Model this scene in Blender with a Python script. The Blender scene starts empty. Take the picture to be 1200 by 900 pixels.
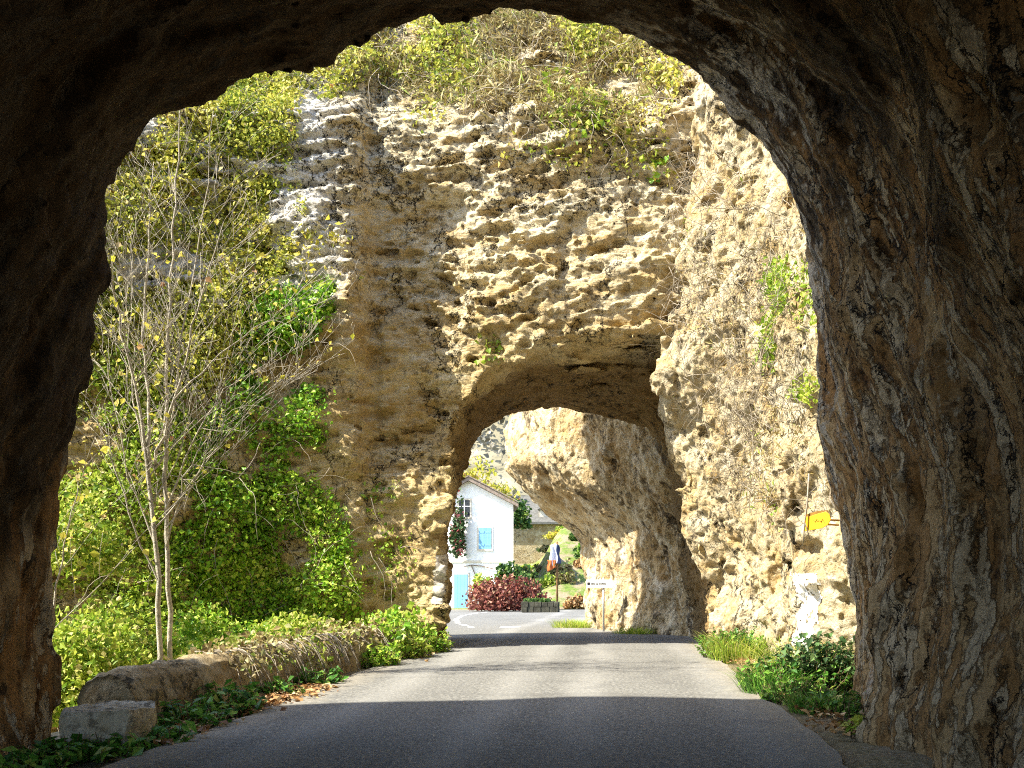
import bpy, math, random
import numpy as np
from mathutils import Vector

random.seed(7)
RNG = np.random.default_rng(11)
scene = bpy.context.scene
COL = scene.collection
F_PX, CXP, CYP, HCAM = 1300.0, 725.0, 673.0, 1.32


def at(px, py, Y):
    """world point seen at pixel px,py of the 1200x900 photo, Y metres ahead"""
    return ((px - CXP) / F_PX * Y, Y, HCAM - (py - CYP) / F_PX * Y)


# ------------------------------------------------------------------ noise
def _hash(ix, iy, iz, seed):
    h = (ix.astype(np.uint32) * np.uint32(374761393) + iy.astype(np.uint32) * np.uint32(668265263)
         + iz.astype(np.uint32) * np.uint32(2246822519) + np.uint32((seed * 3266489917) & 0xFFFFFFFF))
    h ^= h >> np.uint32(15)
    h *= np.uint32(2246822519)
    h ^= h >> np.uint32(13)
    h *= np.uint32(3266489917)
    h ^= h >> np.uint32(16)
    return h.astype(np.float32) * np.float32(2.0 / 4294967295.0) - np.float32(1.0)


def vnoise(x, y, z, seed=0):
    x = np.asarray(x, np.float32); y = np.asarray(y, np.float32); z = np.asarray(z, np.float32)
    fx, fy, fz = np.floor(x), np.floor(y), np.floor(z)
    ix, iy, iz = fx.astype(np.int32), fy.astype(np.int32), fz.astype(np.int32)
    u, v, w = x - fx, y - fy, z - fz
    u = u * u * u * (u * (u * 6 - 15) + 10)
    v = v * v * v * (v * (v * 6 - 15) + 10)
    w = w * w * w * (w * (w * 6 - 15) + 10)
    H = lambda a, b, c: _hash(ix + a, iy + b, iz + c, seed)
    x00 = H(0, 0, 0) * (1 - u) + H(1, 0, 0) * u
    x10 = H(0, 1, 0) * (1 - u) + H(1, 1, 0) * u
    x01 = H(0, 0, 1) * (1 - u) + H(1, 0, 1) * u
    x11 = H(0, 1, 1) * (1 - u) + H(1, 1, 1) * u
    a = x00 * (1 - v) + x10 * v
    b = x01 * (1 - v) + x11 * v
    return a * (1 - w) + b * w


def fbm(x, y, z, seed=0, oct=3, gain=0.5):
    s, a, f = 0, 1.0, 1.0
    for i in range(oct):
        s = s + a * vnoise(x * f + 13.7 * i, y * f - 7.3 * i, z * f + 3.1 * i, seed + i)
        a *= gain
        f *= 2.03
    return s


def terr(n, k, s=0.16):
    v = n * k
    f = np.floor(v)
    return (f + sstep(v - f, 0.5 - s, 0.5 + s)) / k


def sstep(x, a, b):
    t = np.clip((x - a) / (b - a), 0, 1)
    return t * t * (3 - 2 * t)


# ------------------------------------------------------------------ meshes
def link(o, parent=None):
    COL.objects.link(o)
    if parent is not None:
        o.parent = parent
    return o


def np_mesh(name, V, faces, mat=None, parent=None, smooth=True, rnd=None):
    """faces: (n,k) array"""
    V = np.asarray(V, np.float32); faces = np.asarray(faces, np.int32)
    n, k = faces.shape
    me = bpy.data.meshes.new(name)
    me.vertices.add(len(V)); me.vertices.foreach_set('co', V.ravel())
    me.loops.add(n * k); me.loops.foreach_set('vertex_index', faces.ravel())
    me.polygons.add(n)
    me.polygons.foreach_set('loop_start', np.arange(0, n * k, k, dtype=np.int32))
    me.polygons.foreach_set('loop_total', np.full(n, k, np.int32))
    if rnd is not None:
        at_ = me.attributes.new('rnd', 'FLOAT', 'FACE')
        at_.data.foreach_set('value', np.asarray(rnd, np.float32))
    me.update(calc_edges=True)
    me.validate()
    me.polygons.foreach_set('use_smooth', np.full(len(me.polygons), smooth, dtype=bool))
    o = bpy.data.objects.new(name, me)
    if mat: me.materials.append(mat)
    return link(o, parent)


class MB:
    """collects polygons of any size -> one mesh"""
    def __init__(s): s.v, s.f = [], []
    def add(s, vs, fs):
        b = len(s.v); s.v += [tuple(p) for p in vs]; s.f += [tuple(i + b for i in f) for f in fs]
    def box(s, x0, x1, y0, y1, z0, z1):
        s.add([(x0, y0, z0), (x1, y0, z0), (x1, y1, z0), (x0, y1, z0), (x0, y0, z1), (x1, y0, z1), (x1, y1, z1), (x0, y1, z1)],
              [(3, 2, 1, 0), (4, 5, 6, 7), (0, 1, 5, 4), (1, 2, 6, 5), (2, 3, 7, 6), (3, 0, 4, 7)])
    def tube(s, pts, rad, n=6):
        pts = [Vector(p) for p in pts]
        vs, fs = [], []
        for i, p in enumerate(pts):
            d = (pts[min(i + 1, len(pts) - 1)] - pts[max(i - 1, 0)])
            d = d.normalized() if d.length > 1e-6 else Vector((0, 0, 1))
            a = d.cross(Vector((0.31, 0.83, 0.17))).normalized(); b = d.cross(a)
            r = rad[i] if hasattr(rad, '__len__') else rad
            for k in range(n):
                t = 2 * math.pi * k / n
                vs.append(p + a * (r * math.cos(t)) + b * (r * math.sin(t)))
        for i in range(len(pts) - 1):
            for k in range(n):
                fs.append((i * n + k, i * n + (k + 1) % n, (i + 1) * n + (k + 1) % n, (i + 1) * n + k))
        fs.append(tuple(range(n))[::-1]); fs.append(tuple((len(pts) - 1) * n + k for k in range(n)))
        s.add(vs, fs)
    def prism(s, poly, y0, y1):
        """poly: list of (x,z) counter-clockwise seen from -Y; extruded from y0 to y1"""
        n = len(poly)
        s.add([(x, y0, z) for x, z in poly] + [(x, y1, z) for x, z in poly],
              [tuple(range(n)), tuple(range(2 * n - 1, n - 1, -1))] + [((k + 1) % n, k, n + k, n + (k + 1) % n) for k in range(n)])
    def build(s, name, mat, parent=None, smooth=False, bevel=0):
        me = bpy.data.meshes.new(name); me.from_pydata(s.v, [], s.f); me.update()
        if mat: me.materials.append(mat)
        o = bpy.data.objects.new(name, me); link(o, parent)
        if smooth: me.polygons.foreach_set('use_smooth', np.full(len(me.polygons), True))
        if bevel:
            m = o.modifiers.new('b', 'BEVEL'); m.width = bevel; m.segments = 2
        return o


def tag(o, label=None, cat=None, group=None, kind=None):
    if label: o['label'] = label
    if cat: o['category'] = cat
    if group: o['group'] = group
    if kind: o['kind'] = kind
    return o


def empty(name, loc=(0, 0, 0), label=None, cat=None, group=None):
    o = bpy.data.objects.new(name, None); o.location = loc; o.empty_display_size = 0.2
    link(o); tag(o, label, cat, group)
    return o


def keep(o, root):
    """parent o (built in world space) to an empty placed at its base"""
    o.parent = root
    o.matrix_parent_inverse = root.matrix_basis.inverted()
    return o


def surface_nets(F, org, h):
    S = F < 0
    a = S[:-1, :-1, :-1].astype(np.uint8)
    cnt = a.copy()
    for d in [(1, 0, 0), (0, 1, 0), (0, 0, 1), (1, 1, 0), (1, 0, 1), (0, 1, 1), (1, 1, 1)]:
        cnt += S[d[0]:S.shape[0] - 1 + d[0], d[1]:S.shape[1] - 1 + d[1], d[2]:S.shape[2] - 1 + d[2]]
    idx = np.argwhere((cnt > 0) & (cnt < 8))
    ids = np.full(cnt.shape, -1, np.int32)
    ids[idx[:, 0], idx[:, 1], idx[:, 2]] = np.arange(len(idx))
    acc = np.zeros((len(idx), 3), np.float32); num = np.zeros(len(idx), np.float32)
    cor = [(i, j, k) for i in (0, 1) for j in (0, 1) for k in (0, 1)]
    for p in cor:
        for ax in range(3):
            if p[ax] == 0:
                q = list(p); q[ax] = 1
                fa = F[idx[:, 0] + p[0], idx[:, 1] + p[1], idx[:, 2] + p[2]]
                fb = F[idx[:, 0] + q[0], idx[:, 1] + q[1], idx[:, 2] + q[2]]
                m = (fa < 0) != (fb < 0)
                t = np.where(m, fa / np.where(m, fa - fb, 1), 0)
                pos = np.tile(np.array(p, np.float32), (len(idx), 1)); pos[:, ax] += t
                acc[m] += pos[m]; num[m] += 1
    V = (idx + acc / num[:, None]) * h + np.array(org, np.float32)
    quads = []
    for ax in range(3):
        b, c = (ax + 1) % 3, (ax + 2) % 3
        sl0 = [slice(None)] * 3; sl1 = [slice(None)] * 3
        sl0[ax] = slice(0, -1); sl1[ax] = slice(1, None)
        ch = S[tuple(sl0)] != S[tuple(sl1)]
        e = np.argwhere(ch)
        e = e[(e[:, b] > 0) & (e[:, c] > 0) & (e[:, b] < F.shape[b] - 1) & (e[:, c] < F.shape[c] - 1)]
        cells = []
        for db, dc in ((-1, -1), (0, -1), (0, 0), (-1, 0)):
            q = e.copy(); q[:, b] += db; q[:, c] += dc
            cells.append(ids[q[:, 0], q[:, 1], q[:, 2]])
        Q = np.stack(cells, 1)
        fl = ~S[e[:, 0], e[:, 1], e[:, 2]]
        Q[fl] = Q[fl][:, ::-1]
        quads.append(Q)
    Q = np.concatenate(quads)
    return V, Q[(Q >= 0).all(1)]


def subdivide(V, Q):
    E = np.concatenate([Q[:, [0, 1]], Q[:, [1, 2]], Q[:, [2, 3]], Q[:, [3, 0]]])
    E.sort(axis=1)
    key = E[:, 0].astype(np.int64) * len(V) + E[:, 1]
    uk, inv = np.unique(key, return_inverse=True)
    ev = (V[uk // len(V)] + V[uk % len(V)]) / 2
    n = len(Q)
    e = inv.reshape(4, n) + len(V)
    fc = V[Q].mean(1); f = np.arange(n) + len(V) + len(uk)
    V2 = np.concatenate([V, ev, fc]).astype(np.float32)
    Q2 = np.concatenate([np.stack([Q[:, 0], e[0], f, e[3]], 1), np.stack([e[0], Q[:, 1], e[1], f], 1),
                         np.stack([f, e[1], Q[:, 2], e[2]], 1), np.stack([e[3], f, e[2], Q[:, 3]], 1)])
    return V2, Q2


def face_data(V, Q):
    P = V[Q]
    n = np.cross(P[:, 2] - P[:, 0], P[:, 3] - P[:, 1])
    l = np.linalg.norm(n, axis=1) + 1e-12
    return P.mean(1), n / l[:, None], l / 2


def vert_normals(V, Q):
    _, n, a = face_data(V, Q)
    N = np.zeros_like(V)
    for k in range(4):
        np.add.at(N, Q[:, k], n * a[:, None])
    return N / (np.linalg.norm(N, axis=1)[:, None] + 1e-12)


def grid(x0, x1, y0, y1, z0, z1, h):
    X = np.arange(x0, x1, h, dtype=np.float32); Y = np.arange(y0, y1, h, dtype=np.float32); Z = np.arange(z0, z1, h, dtype=np.float32)
    return X[:, None, None], Y[None, :, None], Z[None, None, :], (x0, y0, z0)


def carve(F, X, Y, Z, noise, band=0.75):
    F = np.ascontiguousarray(np.broadcast_to(F, (X.shape[0], Y.shape[1], Z.shape[2])).astype(np.float32))
    m = np.argwhere(np.abs(F) < band)
    x = X[m[:, 0], 0, 0]; y = Y[0, m[:, 1], 0]; z = Z[0, 0, m[:, 2]]
    F[m[:, 0], m[:, 1], m[:, 2]] += noise(x, y, z)
    return F


def polar_profile(pts, cx, cz):
    """pts (x,z) from left base over the top to right base -> R(theta) table, plus xl(z), xr(z) below cz"""
    up = [(math.atan2(z - cz, x - cx), math.hypot(x - cx, z - cz)) for x, z in pts if z >= cz - 1e-6]
    up.sort()
    th = np.array([u[0] for u in up]); r = np.array([u[1] for u in up])
    L = sorted([(z, cx - x) for x, z in pts if x < cx and z < cz + 0.6]); R = sorted([(z, x - cx) for x, z in pts if x > cx and z < cz + 0.6])
    return th, r, np.array(L), np.array(R)


def hole(prof, cx, cz, x, z):
    """>0 inside the opening"""
    th, r, L, R = prof
    dx, dz = x - cx, z - cz
    t = np.arctan2(np.maximum(dz, 0), dx)
    g = np.interp(t, th, r) - np.hypot(dx, np.maximum(dz, 0))
    zz = np.broadcast_to(z, g.shape)
    lo = np.where(dx < 0, np.interp(zz, L[:, 0], L[:, 1]), np.interp(zz, R[:, 0], R[:, 1])) - np.abs(dx)
    k = sstep(zz, cz - 0.3, cz + 0.3)
    return g * k + lo * (1 - k)


# ------------------------------------------------------------------ materials
def new_mat(name):
    m = bpy.data.materials.new(name); m.use_nodes = True
    nt = m.node_tree
    for n in list(nt.nodes): nt.nodes.remove(n)
    out = nt.nodes.new('ShaderNodeOutputMaterial')
    b = nt.nodes.new('ShaderNodeBsdfPrincipled')
    nt.links.new(b.outputs[0], out.inputs[0])
    b.inputs['Roughness'].default_value = 0.9
    b.inputs['Specular IOR Level'].default_value = 0.2
    return m, nt, b, out


class NT:
    def __init__(s, nt): s.nt = nt; s.geo = None
    def flow(s, v, loc=(0, 0, 0)):
        """position sheared along the slanting flow of the tunnel rock"""
        o = s.sep()
        y = s.math('SUBTRACT', o[1], s.math('MULTIPLY', s.math('MAXIMUM', s.math('SUBTRACT', o[2], 2.2), 0.0), 0.55))
        y = s.math('SUBTRACT', y, s.math('MULTIPLY', o[0], 0.25))
        c = s.nt.nodes.new('ShaderNodeCombineXYZ')
        for k, q in enumerate((o[0], y, o[2])): s.nt.links.new(q, c.inputs[k])
        m = s.nt.nodes.new('ShaderNodeMapping'); m.inputs['Scale'].default_value = v; m.inputs['Location'].default_value = loc
        s.nt.links.new(c.outputs[0], m.inputs['Vector']); return m.outputs[0]
    def pos(s):
        if s.geo is None: s.geo = s.nt.nodes.new('ShaderNodeNewGeometry').outputs['Position']
        return s.geo
    def scale(s, v, rot=(0, 0, 0), loc=(0, 0, 0)):
        m = s.nt.nodes.new('ShaderNodeMapping'); m.inputs['Scale'].default_value = v
        m.inputs['Rotation'].default_value = rot; m.inputs['Location'].default_value = loc
        s.nt.links.new(s.pos(), m.inputs['Vector']); return m.outputs[0]
    def noise(s, vec, sc=1, det=4, rough=0.55, dist=0.0):
        n = s.nt.nodes.new('ShaderNodeTexNoise'); n.inputs['Scale'].default_value = sc
        n.inputs['Detail'].default_value = det; n.inputs['Roughness'].default_value = rough; n.inputs['Distortion'].default_value = dist
        s.nt.links.new(vec, n.inputs['Vector']); return n.outputs['Fac']
    def rag(s, vec, sc, iso=7.0, k=0.42):
        """long plates with ragged edges: low-detail stretched noise broken by fine isotropic noise"""
        a = s.noise(vec, sc, 2, 0.5, 0.0); b = s.noise(s.pos(), iso, 6, 0.68)
        return s.math('ADD', s.math('MULTIPLY', a, 1 - k), s.math('MULTIPLY', b, k))
    def voro(s, vec, sc=1, feature='F1'):
        n = s.nt.nodes.new('ShaderNodeTexVoronoi'); n.feature = feature; n.inputs['Scale'].default_value = sc
        s.nt.links.new(vec, n.inputs['Vector']); return n.outputs['Distance']
    def ramp(s, f, stops, interp='LINEAR'):
        r = s.nt.nodes.new('ShaderNodeValToRGB'); r.color_ramp.interpolation = interp
        e = r.color_ramp.elements
        while len(e) < len(stops): e.new(0.5)
        for el, (p, c) in zip(e, stops):
            el.position = p; el.color = (c, c, c, 1) if not hasattr(c, '__len__') else (*c, 1)
        s.nt.links.new(f, r.inputs[0]); return r.outputs[0]
    def mix(s, f, a, b, mode='MIX'):
        m = s.nt.nodes.new('ShaderNodeMix'); m.data_type = 'RGBA'; m.blend_type = mode
        for sock, v in ((m.inputs[0], f), (m.inputs[6], a), (m.inputs[7], b)):
            if isinstance(v, bpy.types.NodeSocket): s.nt.links.new(v, sock)
            elif hasattr(v, '__len__'): sock.default_value = (*v, 1)
            else: sock.default_value = v
        return m.outputs[2]
    def math(s, op, a, b=0.0, clamp=False):
        m = s.nt.nodes.new('ShaderNodeMath'); m.operation = op; m.use_clamp = clamp
        for sock, v in ((m.inputs[0], a), (m.inputs[1], b)):
            if isinstance(v, bpy.types.NodeSocket): s.nt.links.new(v, sock)
            else: sock.default_value = v
        return m.outputs[0]
    def bump(s, h, strength=0.5, dist=0.05, normal=None):
        b = s.nt.nodes.new('ShaderNodeBump'); b.inputs['Strength'].default_value = strength; b.inputs['Distance'].default_value = dist
        s.nt.links.new(h, b.inputs['Height'])
        if normal is not None: s.nt.links.new(normal, b.inputs['Normal'])
        return b.outputs[0]
    def sep(s):
        n = s.nt.nodes.new('ShaderNodeSeparateXYZ'); s.nt.links.new(s.pos(), n.inputs[0]); return n.outputs


def rock_mat(name, tan, ochre, pale, dark, strat=(0.6, 0.6, 2.2), pale_at=0.55, speck=0.6, bump=1.0, streak=None, zpale=None, pale_w=0.12, wpale=None, zdark=None, near=None, bore_shade=None):
    m, nt, b, out = new_mat(name); t = NT(nt)
    P = t.pos()
    v = t.scale(strat)
    n1 = t.noise(v, 0.9, 6, 0.6)
    c = t.mix(t.ramp(n1, [(0.38, 0.0), (0.62, 1.0)]), ochre, tan)
    n2 = t.noise(t.scale((strat[0], strat[1], strat[2])), 1.9, 8, 0.68, 0.4)
    f2 = n2
    if zpale:                       # paler weathered band higher up
        z = t.sep()[2]
        k = t.math('MULTIPLY', t.math('SUBTRACT', z, zpale[0]), zpale[1], )
        k = t.math('MINIMUM', t.math('MAXIMUM', k, -0.08), 0.10)
        f2 = t.math('ADD', n2, k)
    c = t.mix(t.ramp(f2, [(pale_at - pale_w, 0.0), (pale_at + pale_w, 1.0)]), c, pale)
    if wpale:                       # white weathered flank: x below wpale[0], z above wpale[1]
        o = t.sep()
        k1 = t.ramp(t.math('ADD', t.math('MULTIPLY', t.math('SUBTRACT', wpale[0], o[0]), 0.5), t.math('MULTIPLY', n2, 0.8)), [(0.45, 0.0), (0.75, 1.0)])
        k2 = t.ramp(t.math('ADD', t.math('MULTIPLY', t.math('SUBTRACT', o[2], wpale[1]), 0.35), t.math('MULTIPLY', n1, 0.8)), [(0.4, 0.0), (0.8, 1.0)])
        c = t.mix(t.math('MULTIPLY', t.math('MULTIPLY', k1, k2), 0.85), c, wpale[2])
    if streak:
        s1 = t.rag(t.flow(streak[0]), 1.2, 11, 0.45)
        c = t.mix(t.ramp(s1, [(streak[2], 0.0), (streak[2] + 0.03, 1.0)]), c, streak[1])
        s2 = t.rag(t.flow(streak[0], loc=(7, 3, 5)), 0.7, 8, 0.45)
        c = t.mix(t.ramp(s2, [(0.54, 0.0), (0.60, 0.85)]), c, dark)
    if near:                        # flaking plates with dark joints, painted lighter low and right as if lit
        o = t.sep()
        pl = t.rag(t.flow((1.3, 2.2, 0.8), loc=(4, 4, 4)), 1.1, 5, 0.3)
        pk = t.math('SUBTRACT', pl, t.math('MULTIPLY', t.math('MAXIMUM', t.math('SUBTRACT', o[2], 1.6), 0.0), 0.03))
        pk = t.math('ADD', pk, t.math('MULTIPLY', t.math('MINIMUM', t.math('MAXIMUM', o[0], -1.0), 1.0), 0.07))
        c = t.mix(t.ramp(pk, [(0.44, 0.0), (0.52, 0.85)]), c, (0.66, 0.45, 0.22))
        pl2 = t.rag(t.flow((2.6, 4.6, 1.3), loc=(1, 6, 2)), 1.2, 9, 0.34)
        c = t.mix(t.ramp(pl2, [(0.50, 0.0), (0.53, 0.75)]), c, (0.44, 0.235, 0.08))
        pl3 = t.rag(t.flow((2.2, 5.2, 0.9), loc=(9, 6, 2)), 1.3, 10, 0.34)
        c = t.mix(t.ramp(pl3, [(0.54, 0.0), (0.56, 0.9)]), c, (0.70, 0.56, 0.36))
    if near:                        # painted shade: vault and left wall darkened, right side less
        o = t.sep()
        vault_shade = t.noise(t.flow((0.55, 0.9, 0.4), loc=(3, 3, 1)), 1.2, 7, 0.66, 0.3)
        vault_shade = t.math('ADD', vault_shade, t.math('MULTIPLY', t.math('MINIMUM', t.math('SUBTRACT', o[2], 3.4), 2.2), 0.085))
        vault_shade = t.math('SUBTRACT', vault_shade, t.math('MULTIPLY', t.math('MINIMUM', t.math('MAXIMUM', t.math('SUBTRACT', o[0], 0.5), 0.0), 1.5), 0.045))
        vault_shade = t.math('ADD', vault_shade, t.math('MULTIPLY', t.math('MINIMUM', t.math('MAXIMUM', t.math('SUBTRACT', -1.8, o[0]), 0.0), 1.5), 0.09))
        c = t.mix(t.ramp(vault_shade, [(0.44, 0.0), (0.60, 0.93)]), c, (0.05, 0.028, 0.010))
    if near:                        # sky light near the mouth painted as pale grey on the right wall
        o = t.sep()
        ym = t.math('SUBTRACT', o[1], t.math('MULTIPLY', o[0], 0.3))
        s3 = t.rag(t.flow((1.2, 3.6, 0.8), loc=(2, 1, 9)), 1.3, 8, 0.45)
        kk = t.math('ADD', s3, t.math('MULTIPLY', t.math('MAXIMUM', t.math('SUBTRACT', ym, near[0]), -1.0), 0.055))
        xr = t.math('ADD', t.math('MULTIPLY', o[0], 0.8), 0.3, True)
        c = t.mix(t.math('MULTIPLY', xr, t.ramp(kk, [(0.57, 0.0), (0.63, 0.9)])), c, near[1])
    if bore_shade:                        # shade inside the arch opening, painted into the rock colour
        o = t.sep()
        ky = t.math('ADD', t.math('MULTIPLY', t.math('SUBTRACT', o[1], bore_shade[0]), 0.8), t.math('MULTIPLY', n2, 0.5))
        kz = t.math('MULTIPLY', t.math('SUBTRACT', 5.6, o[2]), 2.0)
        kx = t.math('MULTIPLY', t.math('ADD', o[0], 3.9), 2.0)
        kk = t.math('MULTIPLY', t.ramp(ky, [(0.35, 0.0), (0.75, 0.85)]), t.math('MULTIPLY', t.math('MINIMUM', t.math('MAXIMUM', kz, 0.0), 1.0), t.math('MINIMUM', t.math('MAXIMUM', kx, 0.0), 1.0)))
        c = t.mix(kk, c, bore_shade[1])
    # black lichen specks and fine stains
    n3 = t.noise(P, 9.0, 5, 0.7)
    n4 = t.noise(P, 0.8, 3, 0.5)
    if zdark: n4 = t.math('ADD', n4, t.math('MINIMUM', t.math('MAXIMUM', t.math('MULTIPLY', t.math('SUBTRACT', t.sep()[2], zdark), 0.12), 0.0), 0.2))
    sp = t.math('MULTIPLY', t.ramp(n3, [(0.52, 0.0), (0.6, 1.0)]), t.ramp(n4, [(0.42, 0.12), (0.58, 1.0)]))
    c = t.mix(t.math('MULTIPLY', sp, speck), c, dark)
    hv = t.noise(P, 34, 3, 0.6)
    c = t.mix(t.ramp(hv, [(0.3, 0.55), (0.5, 0.0)]), c, t.mix(0.5, c, dark))
    jn = t.rag(t.flow((1.3, 2.6, 0.8)) if near else t.scale((0.9, 0.9, 0.55)), 1.5, 6, 0.3)
    jd = t.math('ABSOLUTE', t.math('SUBTRACT', jn, 0.5))
    jk = t.math('MULTIPLY', t.ramp(jd, [(0.0, 1.0), (0.006, 0.0)]), t.ramp(n4, [(0.42, 0.0), (0.55, 1.0)]))
    c = t.mix(t.math('MULTIPLY', jk, 0.8), c, dark)
    nt.links.new(c, b.inputs['Base Color'])
    h1 = t.noise(v, 5.0, 8, 0.7)
    h2 = t.noise(P, 22.0, 5, 0.65)
    h3 = t.voro(t.scale((1, 1, 1.6)), 7.0)
    hh = t.math('ADD', t.math('MULTIPLY', h1, 0.10), t.math('MULTIPLY', h2, 0.025))
    hh = t.math('ADD', hh, t.math('MULTIPLY', t.ramp(h3, [(0.0, 0.0), (0.35, 1.0)]), 0.02))
    hh = t.math('SUBTRACT', hh, t.math('MULTIPLY', jk, 0.035))
    if near:
        hh = t.math('ADD', hh, t.math('MULTIPLY', t.ramp(pl3, [(0.52, 0.0), (0.56, 1.0)]), 0.03))
        hh = t.math('ADD', hh, t.math('MULTIPLY', t.ramp(pl2, [(0.5, 0.0), (0.54, 1.0)]), 0.025))
    if streak and not near:
        hh = t.math('ADD', hh, t.math('MULTIPLY', t.noise(t.flow(streak[0]), 1.0, 8, 0.65, 0.3), 0.09))
    nt.links.new(t.bump(hh, 0.9 * bump, 1.0), b.inputs['Normal'])
    return m


def leaf_mat(name, stops, trans=0.3, rough=0.55):
    m, nt, b, out = new_mat(name); t = NT(nt)
    a = nt.nodes.new('ShaderNodeAttribute'); a.attribute_name = 'rnd'
    c = t.ramp(a.outputs['Fac'], stops)
    nt.links.new(c, b.inputs['Base Color']); b.inputs['Roughness'].default_value = rough
    b.inputs['Specular IOR Level'].default_value = 0.3
    tr = nt.nodes.new('ShaderNodeBsdfTranslucent'); nt.links.new(c, tr.inputs[0])
    mx = nt.nodes.new('ShaderNodeMixShader'); mx.inputs[0].default_value = trans
    nt.links.new(b.outputs[0], mx.inputs[1]); nt.links.new(tr.outputs[0], mx.inputs[2]); nt.links.new(mx.outputs[0], out.inputs[0])
    return m


def plain(name, col, rough=0.7, var=0.15, sc=6, bump=0.0, metal=0):
    m, nt, b, out = new_mat(name); t = NT(nt)
    n = t.noise(t.pos(), sc, 5, 0.6)
    d = tuple(x * (1 - var * 2) for x in col); l = tuple(min(1, x * (1 + var)) for x in col)
    nt.links.new(t.ramp(n, [(0.3, d), (0.6, col), (0.8, l)]), b.inputs['Base Color'])
    b.inputs['Roughness'].default_value = rough; b.inputs['Metallic'].default_value = metal
    if bump: nt.links.new(t.bump(t.noise(t.pos(), sc * 4, 5, 0.6), bump, 0.03), b.inputs['Normal'])
    return m


M = {}
M['arch'] = rock_mat('arch limestone', (0.68, 0.53, 0.27), (0.48, 0.335, 0.14), (0.80, 0.71, 0.50), (0.07, 0.055, 0.035), zpale=(5.6, 0.06), speck=0.75, pale_at=0.56, wpale=(-4.5, 5.2, (0.76, 0.74, 0.68)), zdark=7.2, bump=1.4, bore_shade=(19.9, (0.25, 0.155, 0.06)))
M['cliff'] = rock_mat('cliff limestone', (0.55, 0.42, 0.21), (0.40, 0.265, 0.10), (0.60, 0.53, 0.38), (0.06, 0.05, 0.035), strat=(1, 1, 1.2), speck=0.9, pale_at=0.5, bump=1.3)
M['over'] = rock_mat('overhang limestone', (0.62, 0.50, 0.30), (0.38, 0.255, 0.11), (0.76, 0.69, 0.54), (0.07, 0.05, 0.03), strat=(1, 1, 1), speck=0.6, pale_at=0.6,
                      streak=((1.5, 4, 1.5), (0.6, 0.52, 0.36), 0.55))
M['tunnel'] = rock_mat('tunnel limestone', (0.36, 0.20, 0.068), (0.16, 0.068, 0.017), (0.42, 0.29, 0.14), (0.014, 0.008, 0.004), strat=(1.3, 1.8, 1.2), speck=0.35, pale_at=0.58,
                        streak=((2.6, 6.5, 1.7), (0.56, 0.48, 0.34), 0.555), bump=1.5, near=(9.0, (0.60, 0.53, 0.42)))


def road_mat():
    m, nt, b, out = new_mat('asphalt'); t = NT(nt)
    P = t.pos()
    n = t.noise(P, 60, 4, 0.7); big = t.noise(t.scale((0.35, 0.09, 1)), 1.6, 5, 0.6)
    n_ = t.noise(P, 26, 5, 0.75)
    c = t.ramp(n_, [(0.32, (0.075, 0.074, 0.070)), (0.5, (0.17, 0.168, 0.158)), (0.68, (0.36, 0.35, 0.32))])
    c = t.mix(t.ramp(big, [(0.35, 0.35), (0.65, 0.0)]), c, (0.085, 0.083, 0.08))
    patch = t.noise(t.scale((0.25, 1.1, 1)), 1.2, 6, 0.65, 0.6)
    c = t.mix(t.ramp(patch, [(0.56, 0.0), (0.64, 0.4)]), c, (0.095, 0.093, 0.09))
    # polished wheel tracks, tar patches
    x = t.sep()[0]
    wv = t.math('ADD', x, t.math('MULTIPLY', t.noise(t.scale((0.1, 0.25, 1)), 1.0, 2), 0.5))
    for cxx in (-2.55, -1.2, -0.35, 1.15):
        dd = t.math('ABSOLUTE', t.math('SUBTRACT', wv, cxx + 0.25))
        c = t.mix(t.math('MULTIPLY', t.ramp(dd, [(0.08, 0.5), (0.34, 0.0)]), t.ramp(big, [(0.35, 0.3), (0.6, 1.0)])), c, (0.29, 0.285, 0.27))
    tp = t.noise(t.scale((0.9, 0.35, 1), loc=(3, 8, 0)), 1.0, 3, 0.5)
    c = t.mix(t.ramp(tp, [(0.64, 0.0), (0.68, 0.22)]), c, (0.055, 0.055, 0.058))
    # pale dust towards the edges
    e = t.math('ABSOLUTE', t.math('ADD', x, 0.92))
    en = t.math('ADD', e, t.math('MULTIPLY', t.noise(P, 2.2, 5, 0.65), 0.7))
    ym = t.math('MULTIPLY', t.math('SUBTRACT', 24.5, t.sep()[1]), 0.5, True)
    c = t.mix(t.math('MULTIPLY', ym, t.ramp(t.math('MULTIPLY', en, 0.25), [(0.60, 0.0), (0.74, 0.7)])), c, (0.33, 0.29, 0.22))
    nt.links.new(c, b.inputs['Base Color']); b.inputs['Roughness'].default_value = 0.85
    nt.links.new(t.bump(t.math('ADD', n, t.noise(P, 170, 2, 0.6)), 0.5, 0.008), b.inputs['Normal'])
    return m


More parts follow.
